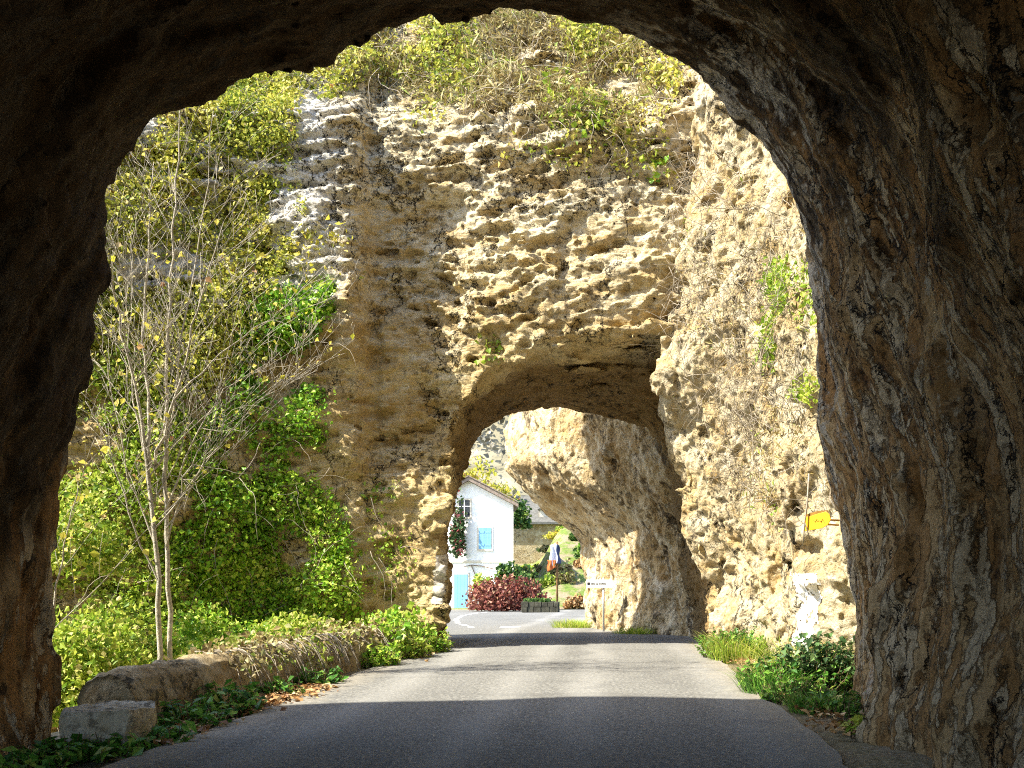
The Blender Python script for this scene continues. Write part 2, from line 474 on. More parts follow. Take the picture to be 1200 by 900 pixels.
def ground_mat():
    m, nt, b, out = new_mat('soil and turf'); t = NT(nt)
    P = t.pos()
    n = t.noise(P, 1.3, 7, 0.65); f = t.noise(P, 24, 6, 0.7)
    c = t.ramp(f, [(0.3, (0.10, 0.075, 0.045)), (0.5, (0.24, 0.19, 0.12)), (0.7, (0.42, 0.36, 0.26))])
    g = t.ramp(t.noise(P, 6, 6, 0.7), [(0.3, (0.045, 0.085, 0.015)), (0.55, (0.13, 0.19, 0.03)), (0.75, (0.27, 0.27, 0.07))])
    y = t.sep()[1]
    far = t.ramp(t.math('MULTIPLY', t.math('SUBTRACT', y, 24.0), 0.04), [(0.0, 0.0), (0.6, 1.0)])
    k = t.math('MULTIPLY', t.ramp(n, [(0.42, 0.0), (0.55, 1.0)]), t.math('ADD', t.math('MULTIPLY', far, 0.8), 0.15))
    c = t.mix(k, c, g)
    nt.links.new(c, b.inputs['Base Color'])
    nt.links.new(t.bump(f, 0.8, 0.03), b.inputs['Normal'])
    return m


def hill_mat():
    m, nt, b, out = new_mat('scrub hillside'); t = NT(nt)
    P = t.pos()
    c = t.ramp(t.noise(P, 0.25, 8, 0.7), [(0.3, (0.09, 0.085, 0.05)), (0.5, (0.2, 0.18, 0.12)), (0.7, (0.3, 0.27, 0.2))])
    nt.links.new(c, b.inputs['Base Color'])
    return m


M['road'] = road_mat(); M['ground'] = ground_mat(); M['hill'] = hill_mat()
M['ivy'] = leaf_mat('ivy leaves', [(0.0, (0.07, 0.18, 0.015)), (0.35, (0.20, 0.42, 0.03)), (0.7, (0.42, 0.58, 0.06)), (1.0, (0.66, 0.68, 0.18))], 0.25, 0.4)
M['yellow'] = leaf_mat('yellowing leaves', [(0.0, (0.24, 0.27, 0.03)), (0.35, (0.55, 0.52, 0.06)), (0.75, (0.75, 0.64, 0.10)), (0.92, (0.5, 0.42, 0.2)), (1.0, (0.4, 0.15, 0.05))], 0.35)
M['limeyellow'] = leaf_mat('yellow green leaves', [(0.0, (0.16, 0.24, 0.03)), (0.35, (0.42, 0.46, 0.07)), (0.7, (0.68, 0.62, 0.12)), (0.92, (0.75, 0.68, 0.3)), (1.0, (0.35, 0.2, 0.06))], 0.35)
M['lime'] = leaf_mat('light green leaves', [(0.0, (0.10, 0.20, 0.02)), (0.45, (0.32, 0.46, 0.045)), (0.8, (0.56, 0.6, 0.10)), (1.0, (0.62, 0.56, 0.25))], 0.35)
M['drygrass'] = leaf_mat('dry grass and scrub', [(0.0, (0.10, 0.075, 0.03)), (0.35, (0.27, 0.2, 0.08)), (0.6, (0.44, 0.38, 0.15)), (0.8, (0.5, 0.46, 0.26)), (0.86, (0.22, 0.30, 0.05)), (1.0, (0.34, 0.42, 0.07))], 0.25)
M['nettle'] = leaf_mat('nettle leaves', [(0.0, (0.03, 0.10, 0.015)), (0.5, (0.09, 0.25, 0.03)), (0.85, (0.2, 0.38, 0.05)), (1.0, (0.3, 0.35, 0.07))], 0.25, 0.45)
M['shaded_nettle'] = leaf_mat('shade darkened nettle leaves', [(0.0, (0.025, 0.06, 0.02)), (0.6, (0.06, 0.13, 0.04)), (1.0, (0.15, 0.24, 0.08))], 0.2, 0.45)  # nettle green with shade painted in, for the clump in shadow
M['litter'] = leaf_mat('fallen leaves', [(0.0, (0.12, 0.055, 0.02)), (0.4, (0.32, 0.16, 0.055)), (0.8, (0.48, 0.3, 0.12)), (1.0, (0.55, 0.42, 0.24))], 0.1)
M['red'] = leaf_mat('dark red leaves', [(0.0, (0.10, 0.022, 0.018)), (0.5, (0.24, 0.07, 0.05)), (0.85, (0.42, 0.18, 0.12)), (1.0, (0.42, 0.28, 0.15))], 0.3)
M['shrub'] = leaf_mat('shrub leaves', [(0.0, (0.02, 0.06, 0.012)), (0.6, (0.06, 0.14, 0.025)), (1.0, (0.2, 0.27, 0.05))], 0.25)
M['flower'] = leaf_mat('red and pink blossom', [(0.0, (0.05, 0.10, 0.03)), (0.5, (0.06, 0.1, 0.03)), (0.86, (0.05, 0.09, 0.03)), (0.9, (0.45, 0.05, 0.07)), (1.0, (0.5, 0.2, 0.2))], 0.2)
M['scrubfar'] = leaf_mat('bare woodland', [(0.0, (0.07, 0.065, 0.045)), (0.5, (0.2, 0.185, 0.15)), (0.85, (0.32, 0.3, 0.25)), (1.0, (0.2, 0.22, 0.06))], 0.1)
M['bark'] = plain('pale bark', (0.52, 0.47, 0.38), 0.85, 0.25, 14, 0.6)
M['twig'] = plain('grey dry stems', (0.38, 0.33, 0.26), 0.9, 0.25, 20)
M['stem'] = plain('brown stems', (0.16, 0.11, 0.06), 0.9, 0.25, 20)
M['oldwall'] = rock_mat('old wall stone', (0.42, 0.33, 0.19), (0.28, 0.2, 0.1), (0.52, 0.45, 0.32), (0.05, 0.045, 0.03), strat=(2, 2, 2), speck=0.95, pale_at=0.58, bump=0.9)
M['darkstone'] = plain('dark mossy stone', (0.09, 0.085, 0.06), 0.9, 0.3, 5, 0.6)
M['block'] = rock_mat('slab stone', (0.46, 0.4, 0.29), (0.34, 0.27, 0.16), (0.6, 0.55, 0.45), (0.06, 0.05, 0.035), strat=(2, 2, 2), speck=0.8, pale_at=0.5, bump=0.35)
M['paint'] = plain('white road paint', (0.8, 0.8, 0.78), 0.7, 0.12, 12, 0.3)
M['oldpaint'] = plain('old white paint', (0.55, 0.5, 0.42), 0.8, 0.2, 14, 0.3)
M['render'] = plain('white render', (0.82, 0.8, 0.76), 0.9, 0.04, 2, 0.1)
M['cream'] = plain('cream render', (0.66, 0.58, 0.46), 0.9, 0.08, 2, 0.1)
M['shutter'] = plain('light blue paint', (0.2, 0.42, 0.62), 0.5, 0.05, 3)
M['rooft'] = plain('grey brown roof tiles', (0.28, 0.22, 0.18), 0.85, 0.25, 7, 0.8)
M['slate'] = plain('pale stone roof', (0.15, 0.145, 0.13), 0.85, 0.2, 5, 0.8)
M['glass'] = plain('dark window glass', (0.03, 0.035, 0.045), 0.1, 0.1)
M['signy'] = plain('yellow sign paint', (0.8, 0.43, 0.02), 0.5, 0.12, 14)
M['rust'] = plain('brown rust stain', (0.30, 0.16, 0.03), 0.8, 0.2, 14)
M['signw'] = plain('white sign', (0.8, 0.8, 0.8), 0.5, 0.03)
M['black'] = plain('black lettering', (0.03, 0.03, 0.035), 0.6, 0.05)
M['steel'] = plain('galvanised steel', (0.5, 0.51, 0.52), 0.5, 0.1, 8, 0, 0.6)
M['wood'] = plain('brown wood', (0.24, 0.13, 0.05), 0.8, 0.2, 12)
M['fblue'] = plain('blue cloth', (0.06, 0.08, 0.16), 0.9, 0.1)
M['fwhite'] = plain('white cloth', (0.72, 0.72, 0.78), 0.9, 0.05)
M['fred'] = plain('orange red cloth', (0.62, 0.17, 0.05), 0.9, 0.1)
M['cable'] = plain('brown cable', (0.2, 0.14, 0.1), 0.8)

# ------------------------------------------------------------------ terrain, road
GZ_Y = np.array([-30, 23, 60, 70, 90, 140, 260, 420.0])


def ground_z(x, y):
    x = np.asarray(x, float); y = np.asarray(y, float)
    z = -0.016 * np.clip(y - 23, 0, 34)
    # river bank falling away to the left of the parapet
    d = np.clip(-4.9 - x, 0, 3.2) * sstep(y, 7.5, 10) * (1 - sstep(y, 19.5, 26))
    z = z - 0.55 * d
    # grassy slope right behind the far bend
    z = z + np.clip(y - 58.5, 0, 13) * 0.38 * sstep(x, -6.2, -3.4)
    z = z + np.clip(y - 66, 0, 80) * 0.22 * (1 - sstep(x, -6.2, -3.4))
    return z


def ground():
    xs = np.concatenate([np.linspace(-300, -24, 24), np.arange(-22, 14, 0.35), np.linspace(16, 300, 24)])
    ys = np.concatenate([np.linspace(-40, 2, 12), np.arange(3, 82, 0.45), np.linspace(84, 300, 24)])
    X, Y = np.meshgrid(xs, ys, indexing='ij')
    Z = ground_z(X, Y) - 0.03 + 0.03 * fbm(X * 1.3, Y * 1.3, X * 0, 5, 3) * (np.abs(X + 0.9) > 2.7)
    Z += 0.0
    V = np.stack([X, Y, Z], -1).reshape(-1, 3)
    n, m = X.shape
    i = (np.arange(n - 1)[:, None] * m + np.arange(m - 1)).ravel()
    Q = np.stack([i, i + m, i + m + 1, i + 1], 1)
    tag(np_mesh('ground', V, Q, M['ground']), kind='structure')


ground()
RY = np.array([-14, 23.2, 24.5, 27, 29, 31, 34, 38, 46, 57.5])
RL = np.array([-3.47, -3.47, -3.7, -4.6, -5.8, -7.5, -9.8, -12, -15, -18.0])
RR = np.array([1.64, 1.55, 1.2, -0.35, -1.05, -1.1, -0.4, 3.0, 14, 20.0])


def road():
    ys = np.arange(-14, 57.4, 0.3)
    rows = []
    nx = 15
    for y in ys:
        l, r = np.interp(y, RY, RL), np.interp(y, RY, RR)
        j = 0.05 * fbm(np.array([y * 1.7, y * 1.7]), np.array([0.5, 9.5]), np.zeros(2), 3)
        j2 = 0.05 * vnoise(np.array([y * 0.5, y * 0.5]), np.array([3.5, 7.5]), np.zeros(2), 8)
        x = np.linspace(l + j[0] + j2[0], r + j[1] + j2[1], nx)
        rows.append(np.stack([x, np.full(nx, y), -0.016 * np.clip(y - 23, 0, 34) + 0.012 + 0.035 * (1 - ((x + 0.9) / 2.6) ** 2).clip(0)], 1))
    V = np.concatenate(rows)
    i = (np.arange(len(ys) - 1)[:, None] * nx + np.arange(nx - 1)).ravel()
    Q = np.stack([i, i + 1, i + nx + 1, i + nx], 1)
    tag(np_mesh('road', V, Q, M['road']), kind='structure')


road()


def road_z(x, y):
    return -0.016 * max(0, min(34, y - 23)) + 0.012 + 0.035 * max(0, 1 - ((x + 0.9) / 2.6) ** 2)


def markings():
    """curved dashed give-way line of the far bend"""
    path = [(592, 716.2), (572, 717.2), (555, 719), (541, 722), (534, 726), (537, 730.5), (553, 735.5)]
    pts = []
    for px, py in path:
        lo, hi = 24.0, 57.0
        for _ in range(40):
            y = (lo + hi) / 2
            if CYP + (HCAM + 0.016 * (y - 23) - 0.012) * F_PX / y > py: lo = y
            else: hi = y
        pts.append(((px - CXP) / F_PX * y, y))
    pts = np.array(pts)
    s = np.concatenate([[0], np.cumsum(np.hypot(*np.diff(pts, axis=0).T))])
    mb = MB()
    L = s[-1]; q = 0.0
    def dash(a, b, w):
        ts = np.linspace(a, b, 5)
        P = np.stack([np.interp(ts, s, pts[:, 0]), np.interp(ts, s, pts[:, 1])], 1)
        d = np.gradient(P, axis=0); d /= np.linalg.norm(d, axis=1)[:, None]
        nrm = np.stack([-d[:, 1], d[:, 0]], 1) * w
        vs = [(*(p + e * k), road_z(p[0], p[1]) + 0.006) for p, e in zip(P, nrm) for k in (-1, 1)]
        mb.add(vs, [(2 * i, 2 * i + 1, 2 * i + 3, 2 * i + 2) for i in range(4)])
    while q < L - 0.5:
        dash(q, min(q + 1.5, L), 0.085); q += 2.5
    x, y, z = at(598, 737, 29.3)
    mb.add([(x - .25, y - .35, road_z(x, y) + .006), (x + .25, y - .35, road_z(x, y) + .006), (x + .25, y + .35, road_z(x, y) + .006), (x - .25, y + .35, road_z(x, y) + .006)], [(0, 1, 2, 3)])
    tag(mb.build('road_marking', M['paint']), kind='structure')


markings()


def hills():
    xs = np.linspace(-260, 200, 90); ys = np.linspace(95, 330, 60)
    X, Y = np.meshgrid(xs, ys, indexing='ij')
    Z = (Y - 100) * 0.62 * (0.9 + 0.25 * fbm(X * 0.012, Y * 0.012, X * 0, 4, 3)) + 3.0 * fbm(X * 0.06, Y * 0.06, X * 0, 9, 4)
    Z = np.where(Y < 100, -4, Z) + ground_z(X, np.minimum(Y, 100)) * 0.9
    V = np.stack([X, Y, Z], -1).reshape(-1, 3); n, m = X.shape
    i = (np.arange(n - 1)[:, None] * m + np.arange(m - 1)).ravel()
    tag(np_mesh('hills', V, np.stack([i, i + m, i + m + 1, i + 1], 1), M['hill']), kind='structure')
    return V, np.stack([i, i + m, i + m + 1, i + 1], 1)


HV, HQ = hills()

# ------------------------------------------------------------------ rock: the arch
SC = 19.5 / F_PX


def px2(pts, Y):
    return [((px - CXP) / F_PX * Y, HCAM - (py - CYP) / F_PX * Y) for px, py in pts]


A_CX, A_CZ = -0.75, 1.6
PF = polar_profile(px2([(521, 800), (521, 745), (523, 660), (526, 600), (530, 560), (538, 500), (566, 450), (606, 425), (650, 413), (720, 405), (770, 406),
                        (806, 422), (806, 480), (806, 520), (815, 580), (830, 640), (842, 700), (840, 745), (840, 800)], 19.5), A_CX, A_CZ)
PR = polar_profile(px2([(513, 800), (515, 745), (520, 660), (530, 600), (543, 560), (552, 525), (570, 503), (600, 488), (640, 483), (700, 485), (745, 493),
                        (768, 512), (780, 555), (788, 600), (798, 660), (806, 700), (812, 745), (812, 800)], 23.0), A_CX, A_CZ)


def arch_front(x, z):
    # general lean and slope of the hill above
    y = 19.5 + 0.0 * x + 0.62 * np.clip(z - 9.3, 0, 9) * (1 + 0.12 * np.clip(x + 3, 0, 4)) + 0.04 * (z - 5)
    # protruding weathered rib on the left, sharp on its right
    rib = sstep(x, -6.6, -5.6) * (1 - sstep(x, -4.62, -4.38)) * sstep(z, 4.6, 6.0)
    y = y - 0.42 * rib * (1 - 0.5 * sstep(z, 9, 10.5)) * (0.35 + 0.65 * sstep(x, -6.4, -4.6))
    # hollow that stays in shade between rib and ledges, shallower upwards
    hol = sstep(x, -4.7, -4.3) * (1 - sstep(x, -3.4, -2.3)) * sstep(z, 1.0, 4.0) * (1 - sstep(z, 7.6, 8.4))
    y = y + 0.30 * hol
    # ledge block over the arch leans out a little towards its foot
    led = sstep(x, -3.0, -2.0) * (1 - sstep(x, 0.6, 1.2)) * sstep(z, 5.0, 5.5) * (1 - sstep(z, 7.2, 8.4))
    y = y - 0.14 * led * (1 - 0.12 * (z - 5))
    y = y - 0.15 * np.clip(x + 3.6, 0, 4.6) * sstep(z, 3.5, 5.2)
    y = y + 0.2 * (1 - sstep(z, 2.0, 5.0)) * sstep(x, 0.9, 1.5)
    # undercut foot of the left pillar
    y = y + 0.35 * (1 - sstep(z, 0.4, 3.0)) * (1 - sstep(x, -4.2, -3.3)) - 0.25 * np.exp(-((x + 4.9) / 0.7) ** 2 - ((z - 1.3) / 1.0) ** 2)
    # hillside left, coming forward
    y = y - 0.22 * np.clip(-6.2 - x, 0, 9) - 0.25 * np.clip(4.5 - z, 0, 6) * sstep(-x, 6.0, 8.0)
    return y


def arch_noise(x, y, z):
    w = 0.5 * vnoise(x * 0.5, y * 0.5, z * 0.5, 21)
    n = 0.18 * vnoise(x * 0.55, y * 0.55, z * 0.7, 1)
    n = n + 0.14 * terr(vnoise(x * 1.3, y * 1.3, z * 1.7, 2), 3, 0.2)
    zone = 0.4 + 0.6 * sstep(x, -4.4, -3.0) * sstep(z, 4.6, 5.4) + 0.5 * sstep(-x, 4.4, 4.8) * sstep(z, 4.5, 5.5)
    zone = np.minimum(zone, 1.0) * (0.35 + 0.8 * sstep(vnoise(x * 0.55, y * 0.4, z * 0.8, 11), -0.45, 0.35))
    zone = zone * (0.45 + 0.55 * sstep(z, 3.8, 5.0))
    # bedding: uneven horizontal ledges with sharp brows
    s1 = terr(vnoise(x * 0.7, y * 0.7, z * 2.8 + w * 2.2, 3), 3, 0.14)
    s2 = terr(vnoise(x * 1.35, y * 1.35, z * 7.2 + w * 4.5, 4), 2.5, 0.2)
    s3 = vnoise(x * 3.0, y * 3.0, z * 12.0 + w * 7, 6)
    n = n + zone * (0.09 * s1 + 0.11 * s2 + 0.12 * s3)
    n = n + 0.065 * terr(vnoise(x * 3.6, y * 3.6, z * 6, 5), 2, 0.2) + 0.045 * vnoise(x * 8, y * 8, z * 10, 7)
    # solution pits in rows
    p = vnoise(x * 3.2, y * 3.2, z * 6.5 + w * 3, 8)
    n = n + 0.14 * sstep(p, 0.45, 0.75)
    return n * (1 - 0.6 * sstep(y, 20.4, 21.4))


def fine_disp(V, Q, strat=1.8, amp=0.02, seed=40):
    N = vert_normals(V, Q)
    x, y, z = V.T
    d = amp * (vnoise(x * 8, y * 8, z * 8 * strat, seed) + 0.6 * vnoise(x * 17, y * 17, z * 17 * strat, seed + 1))
    d -= amp * 1.6 * sstep(vnoise(x * 7, y * 7, z * 9, seed + 2), 0.35, 0.7)
    return (V + N * d[:, None]).astype(np.float32)


def make_arch():
    h = 0.052
    X, Y, Z, org = grid(-13, 3.2, 15.5, 25.0, -2.6, 13.4, h)
    yf = arch_front(X, Z)
    yb = 23.0 + 0 * Z - 0.22 * np.clip(-5.5 - X, 0, 6)
    F = np.maximum(yf - Y, Y - yb)
    t = sstep((Y - 19.5) / 3.5, 0.0, 1.0)
    g = hole(PF, A_CX, A_CZ, X, Z) * (1 - t) + hole(PR, A_CX, A_CZ, X, Z) * t
    # only open between front and back (and a flare just in front)
    F = np.maximum(F, g)
    F = np.maximum(F, Z - (10.9 + 0.6 * np.clip(X + 7.5, 0, 9)))
    F = carve(F, X, Y, Z, arch_noise, 0.8)
    V, Q = surface_nets(F, org, h)
    V, Q = subdivide(V, Q)
    V = fine_disp(V, Q, 1.8, 0.022)
    return V, Q


AV, AQ = make_arch()
arch = tag(np_mesh('rock_arch', AV, AQ, M['arch']),
           'layered limestone rock arch over the road, sunlit ledges above its opening', 'rock arch')


# ------------------------------------------------------------------ rock: sunlit cliff on the right
def cliff_x(y, z):
    xa = 1.72 - 0.45 * sstep(z, 1.0, 3.0) - 0.3 * sstep(z, 3.4, 5.2)
    k = (y - 13.0) / 6.5
    x = 2.95 + (xa - 2.95) * np.clip(k, -0.3, 1.2)
    x = x + 0.22 * np.sin(y * 1.1 + z * 0.5) * sstep(z, 0.5, 2.5) - 0.30 * np.exp(-((y - 18.6) / 0.7) ** 2 - ((z - 4.6) / 0.8) ** 2)
    x = x + 0.35 * np.exp(-((y - 14.6) / 0.55) ** 2 - ((z - 3.35) / 0.42) ** 2)    # small hollow
    x = x + 0.3 * np.exp(-((y - 14.0) / 0.5) ** 2 - ((z - 2.2) / 0.4) ** 2)
    x = x + 0.5 * np.clip(z - 9.5, 0, 6) * 0.3 + 1.2 * np.clip(12.4 - y, 0, 3) + 2.5 * np.clip(y - 19.7 + 0.12 * np.sin(z * 3.0), 0, 2)
    return x


def cliff_noise(x, y, z):
    q = z + 0.5 * y
    n = 0.22 * terr(vnoise(x * 0.7, y * 0.8, z * 0.5, 51), 3, 0.25) + 0.15 * terr(vnoise(x * 1.5, q * 1.0, (z - y) * 0.9, 52), 3, 0.16)
    n = n + 0.09 * terr(vnoise(x * 3.2, q * 2.6, (z - y) * 2.0, 53), 2.5, 0.18) + 0.05 * vnoise(x * 6.5, y * 7, z * 6, 54) + 0.03 * vnoise(x * 11, y * 12, z * 11, 56)
    n = n + 0.16 * sstep(vnoise(x * 2.0, y * 2.0, z * 3.0, 55), 0.5, 0.75)
    return n


def make_cliff():
    h = 0.06
    X, Y, Z, org = grid(0.0, 6.0, 11.6, 20.6, -0.5, 13.6, h)
    F = cliff_x(Y, Z) - X
    F = carve(F, X, Y, Z, cliff_noise, 0.8)
    V, Q = surface_nets(F, org, h)
    V, Q = subdivide(V, Q)
    return fine_disp(V, Q, 1.2, 0.022, 60), Q


CV, CQ = make_cliff()
cliff = tag(np_mesh('rock_cliff', CV, CQ, M['cliff']), 'sunlit cream limestone cliff face between the dark tunnel wall and the rock arch', 'cliff')


# ------------------------------------------------------------------ rock: overhang behind the arch
def over_x(y, z):
    base = np.interp(y, [22, 23, 25, 27, 28.5, 30, 32, 34], [1.9, 1.5, 0.45, -0.62, -0.75, -0.45, 1.5, 4.0])
    k = np.interp(y, [22, 23.5, 26, 28, 29.5, 31, 34], [0.25, 0.5, 0.85, 1.0, 1.0, 0.7, 0.3])
    o = np.interp(z, [-1, 0, 0.9, 2.0, 2.45, 2.85, 3.45, 4.0, 5.4, 6.5, 9], [0, 0, 0.05, 0.12, 0.38, 1.0, 1.8, 2.2, 1.95, 1.3, 0.2])
    return base - o * k


def over_noise(x, y, z):
    w = 0.6 * y + 0.5 * z
    n = 0.16 * vnoise(x * 0.8, y * 0.8, z * 0.8, 71) + 0.12 * vnoise(x * 1.2, w * 2.2, z * 1.2 - y, 72)
    n = n + 0.08 * vnoise(x * 3, y * 4, z * 3, 73) + 0.04 * vnoise(x * 7, y * 7, z * 7, 74)
    return n


def make_over():
    h = 0.07
    X, Y, Z, org = grid(-4.0, 5.0, 22.3, 34.5, -1.0, 9.5, h)
    F = over_x(Y, Z) - X
    F = carve(F, X, Y, Z, over_noise, 0.8)
    V, Q = surface_nets(F, org, h)
    V, Q = subdivide(V, Q)
    return fine_disp(V, Q, 1.0, 0.02, 80), Q


OV, OQ = make_over()
over = tag(np_mesh('rock_overhang', OV, OQ, M['over']), 'brown undercut rock overhang with sunlit foot, leaning over the road behind the arch', 'rock overhang')

# ------------------------------------------------------------------ rock: the dark tunnel we look out of
T_CX, T_CZ = -1.0, 1.6
MOUTH = [(46, 1000), (48, 870), (40, 760), (36, 700), (46, 620), (56, 580), (56, 555), (72, 490), (86, 440), (94, 370), (116, 300), (138, 230), (150, 190), (178, 158), (212, 134), (246, 112),
         (272, 94), (300, 80), (340, 68), (380, 60), (402, 38), (440, 24), (500, 10), (560, 6), (640, 12), (700, 22), (760, 44), (800, 66), (850, 105), (892, 155), (922, 210),
         (942, 280), (952, 350), (956, 430), (967, 500), (983, 560), (997, 620), (1001, 700), (1000, 740), (994, 800), (994, 1000)]


def mouth_y(x): return 10.9 + np.where(np.asarray(x) < 0, 0.42, 0.25) * np.asarray(x)


def mouth_pts():
    r = []
    for px, py in MOUTH:
        k = (px - CXP) / F_PX
        m = 0.42 if k < 0 else 0.25
        X = 10.9 * k / (1 - m * k)
        r.append((X, HCAM - (py - CYP) / F_PX * float(mouth_y(X))))
    return r


PT = polar_profile(mouth_pts(), T_CX, T_CZ)


def tunnel_noise(x, y, z):
    s = y - 0.55 * np.maximum(z - 2.2, 0) - 0.25 * x
    w = 0.15 * vnoise(x * 0.6, y * 0.6, z * 0.6, 91)
    n = 0.22 * vnoise(x * 0.5, y * 0.6, z * 0.5, 92)
    n = n + 0.10 * vnoise(x * 0.55, s * 1.3 + w, z * 0.55, 93) + 0.12 * terr(vnoise(x * 0.6, s * 1.2 + w, z * 0.5, 90), 2.5, 0.12)
    n = n + 0.10 * terr(vnoise(x * 1.3, s * 2.6 + w * 2, z * 1.1, 94), 2, 0.14)
    n = n + 0.03 * vnoise(x * 2.3, y * 6 + w * 3, z * 2.3, 95) + 0.03 * vnoise(x * 5, y * 9, z * 5, 96)
    rg = 1 - np.abs(vnoise(x * 0.7, s * 2.1 + w, z * 0.7, 98)) * 2
    n = n - 0.05 * np.clip(rg, 0, 1) ** 2
    n = n + 0.14 * terr(vnoise(x * 1.0, s * 1.7, z * 0.8, 97), 2.5, 0.12) + 0.08 * terr(vnoise(x * 2.4, s * 3.4, z * 1.8, 99), 2.5, 0.12)
    # keep the lip close to the outline
    k = 0.45 + 0.55 * sstep(np.abs(y - mouth_y(x)), 0.2, 1.6)
    return n * k - 0.02


def make_tunnel():
    h = 0.07
    X, Y, Z, org = grid(-8.5, 5.5, 1.0, 15.0, -0.7, 9.6, h)
    g = hole(PT, T_CX, T_CZ, X, Z)
    g = g + 0.10 * np.clip(9 - Y, 0, 9) * sstep(Z, 3, 6) * 0.35
    F = np.maximum(g, Y - mouth_y(X))
    F = carve(F, X, Y, Z, tunnel_noise, 0.9)
    V, Q = surface_nets(F, org, h)
    V, Q = subdivide(V, Q)
    N = vert_normals(V, Q); x, y, z = V.T
    s = y - 0.55 * np.maximum(z - 2.2, 0) - 0.25 * x
    d = 0.024 * vnoise(x * 5, s * 8, z * 4, 101) + 0.014 * vnoise(x * 10, s * 16, z * 8, 102)
    d += 0.03 * terr(vnoise(x * 2.6, s * 5.5, z * 2.0, 103), 2, 0.12)
    return (V + N * d[:, None]).astype(np.float32), Q


TV, TQ = make_tunnel()
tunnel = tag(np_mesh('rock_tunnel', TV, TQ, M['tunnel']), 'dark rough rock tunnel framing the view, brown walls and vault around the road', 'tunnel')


def tunnel_rest():
    """the tunnel behind the camera and the outer hill it is cut through"""
    pts = [p for p in mouth_pts()]
    pts = [(pts[0][0], -0.7)] + pts[1:-1] + [(pts[-1][0], -0.7)]
    rows = []
    ys = [1.25, 0, -1.5, -3, -4.5]  # rear end left open out of view, added to let fill light in
    cx = np.array([p[0] for p in pts]); cz = np.array([p[1] for p in pts])
    for i, y in enumerate(ys):
        k = 1.12
        rows.append(np.stack([T_CX + (cx - T_CX) * k, np.full(len(pts), y), 1.6 + (cz - 1.6) * (k + (0.03 if i == 0 else 0))], 1))
    V = np.concatenate(rows); m = len(pts)
    i = (np.arange(len(ys) - 1)[:, None] * m + np.arange(m - 1)).ravel()
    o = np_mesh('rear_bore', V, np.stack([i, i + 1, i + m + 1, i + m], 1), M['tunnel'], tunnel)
    # outer hill: a rough shell over the tunnel
    xs = np.linspace(-26, 26, 80); n = len(xs)
    prof = []
    for u in np.linspace(0, 1, 40):
        prof.append(u)
    V = []
    for x in xs:
        ym = float(mouth_y(np.clip(x, -8.4, 5.4))) - 0.25
        ym = ym + 1.6 * float(sstep(-x, 6.6, 8.2)) * (1 - float(sstep(-x, 14, 20)))  # unseen forward bulge, added to keep sun off the right tunnel wall
        zt = 14.5 + 1.2 * math.sin(x * 0.4)
        z0 = 9.5 if -8.3 < x < 5.3 else -3
        for u in np.linspace(0, 1, 24):           # front face
            V.append((x, ym - 1.5 * u * u, z0 + (zt - z0) * u))
        for u in np.linspace(0.1, 1, 10):         # top, falling back behind
            V.append((x, ym - 1.5 - (ym + 3.0) * u, zt + 1.2 * math.sin(u * 3)))
    V = np.array(V); m = 34
    V[:, 1] += 0.3 * fbm(V[:, 0] * 0.6, V[:, 2] * 0.6, V[:, 1] * 0.1, 120, 3)
    i = (np.arange(n - 1)[:, None] * m + np.arange(m - 1)).ravel()
    np_mesh('outer_face', V, np.stack([i, i + 1, i + m + 1, i + m][::-1], 1), M['cliff'], tunnel)


tunnel_rest()


# ------------------------------------------------------------------ painted patches on rock
def patch(name, V, Q, mat, parent, test, off=0.008):
    c, n, a = face_data(V, Q)
    q = Q[test(c, n)]
    u, inv = np.unique(q, return_inverse=True)
    P = V[u] + vert_normals(V, Q)[u] * off
    return np_mesh(name, P, inv.reshape(-1, 4), mat, parent)


def to_px(c):
    return CXP + c[:, 0] / c[:, 1] * F_PX, CYP - (c[:, 2] - HCAM) / c[:, 1] * F_PX


def t_white(c, n):
    px, py = to_px(c)
    w = 14 - 3 * sstep(py, 690, 715) + 3.5 * fbm(c[:, 0] * 9, c[:, 1] * 9, c[:, 2] * 9, 130, 3)
    return (np.abs(px - 944 + 5 * np.sin(py * 0.06)) < w) & (py > 671) & (py < 756) & (vnoise(c[:, 0] * 16, c[:, 1] * 16, c[:, 2] * 16, 131) < 0.5)


o = patch('paint_patch', CV, CQ, M['paint'], cliff, t_white)
o['label'] = 'flaking white paint patch low on the rock'


def t_old(c, n):
    px, py = to_px(c)
    return (np.abs(px - 514 - 3 * np.sin(py * 0.05)) < 6 + 3 * fbm(c[:, 0] * 5, c[:, 1] * 5, c[:, 2] * 5, 133, 3)) & (py > 650) & (py < 708) & (c[:, 1] < 21) & (n[:, 1] < 0.2)


o = patch('paint_patch', AV, AQ, M['oldpaint'], arch, t_old)
o['label'] = 'faded white paint mark on the left pillar'


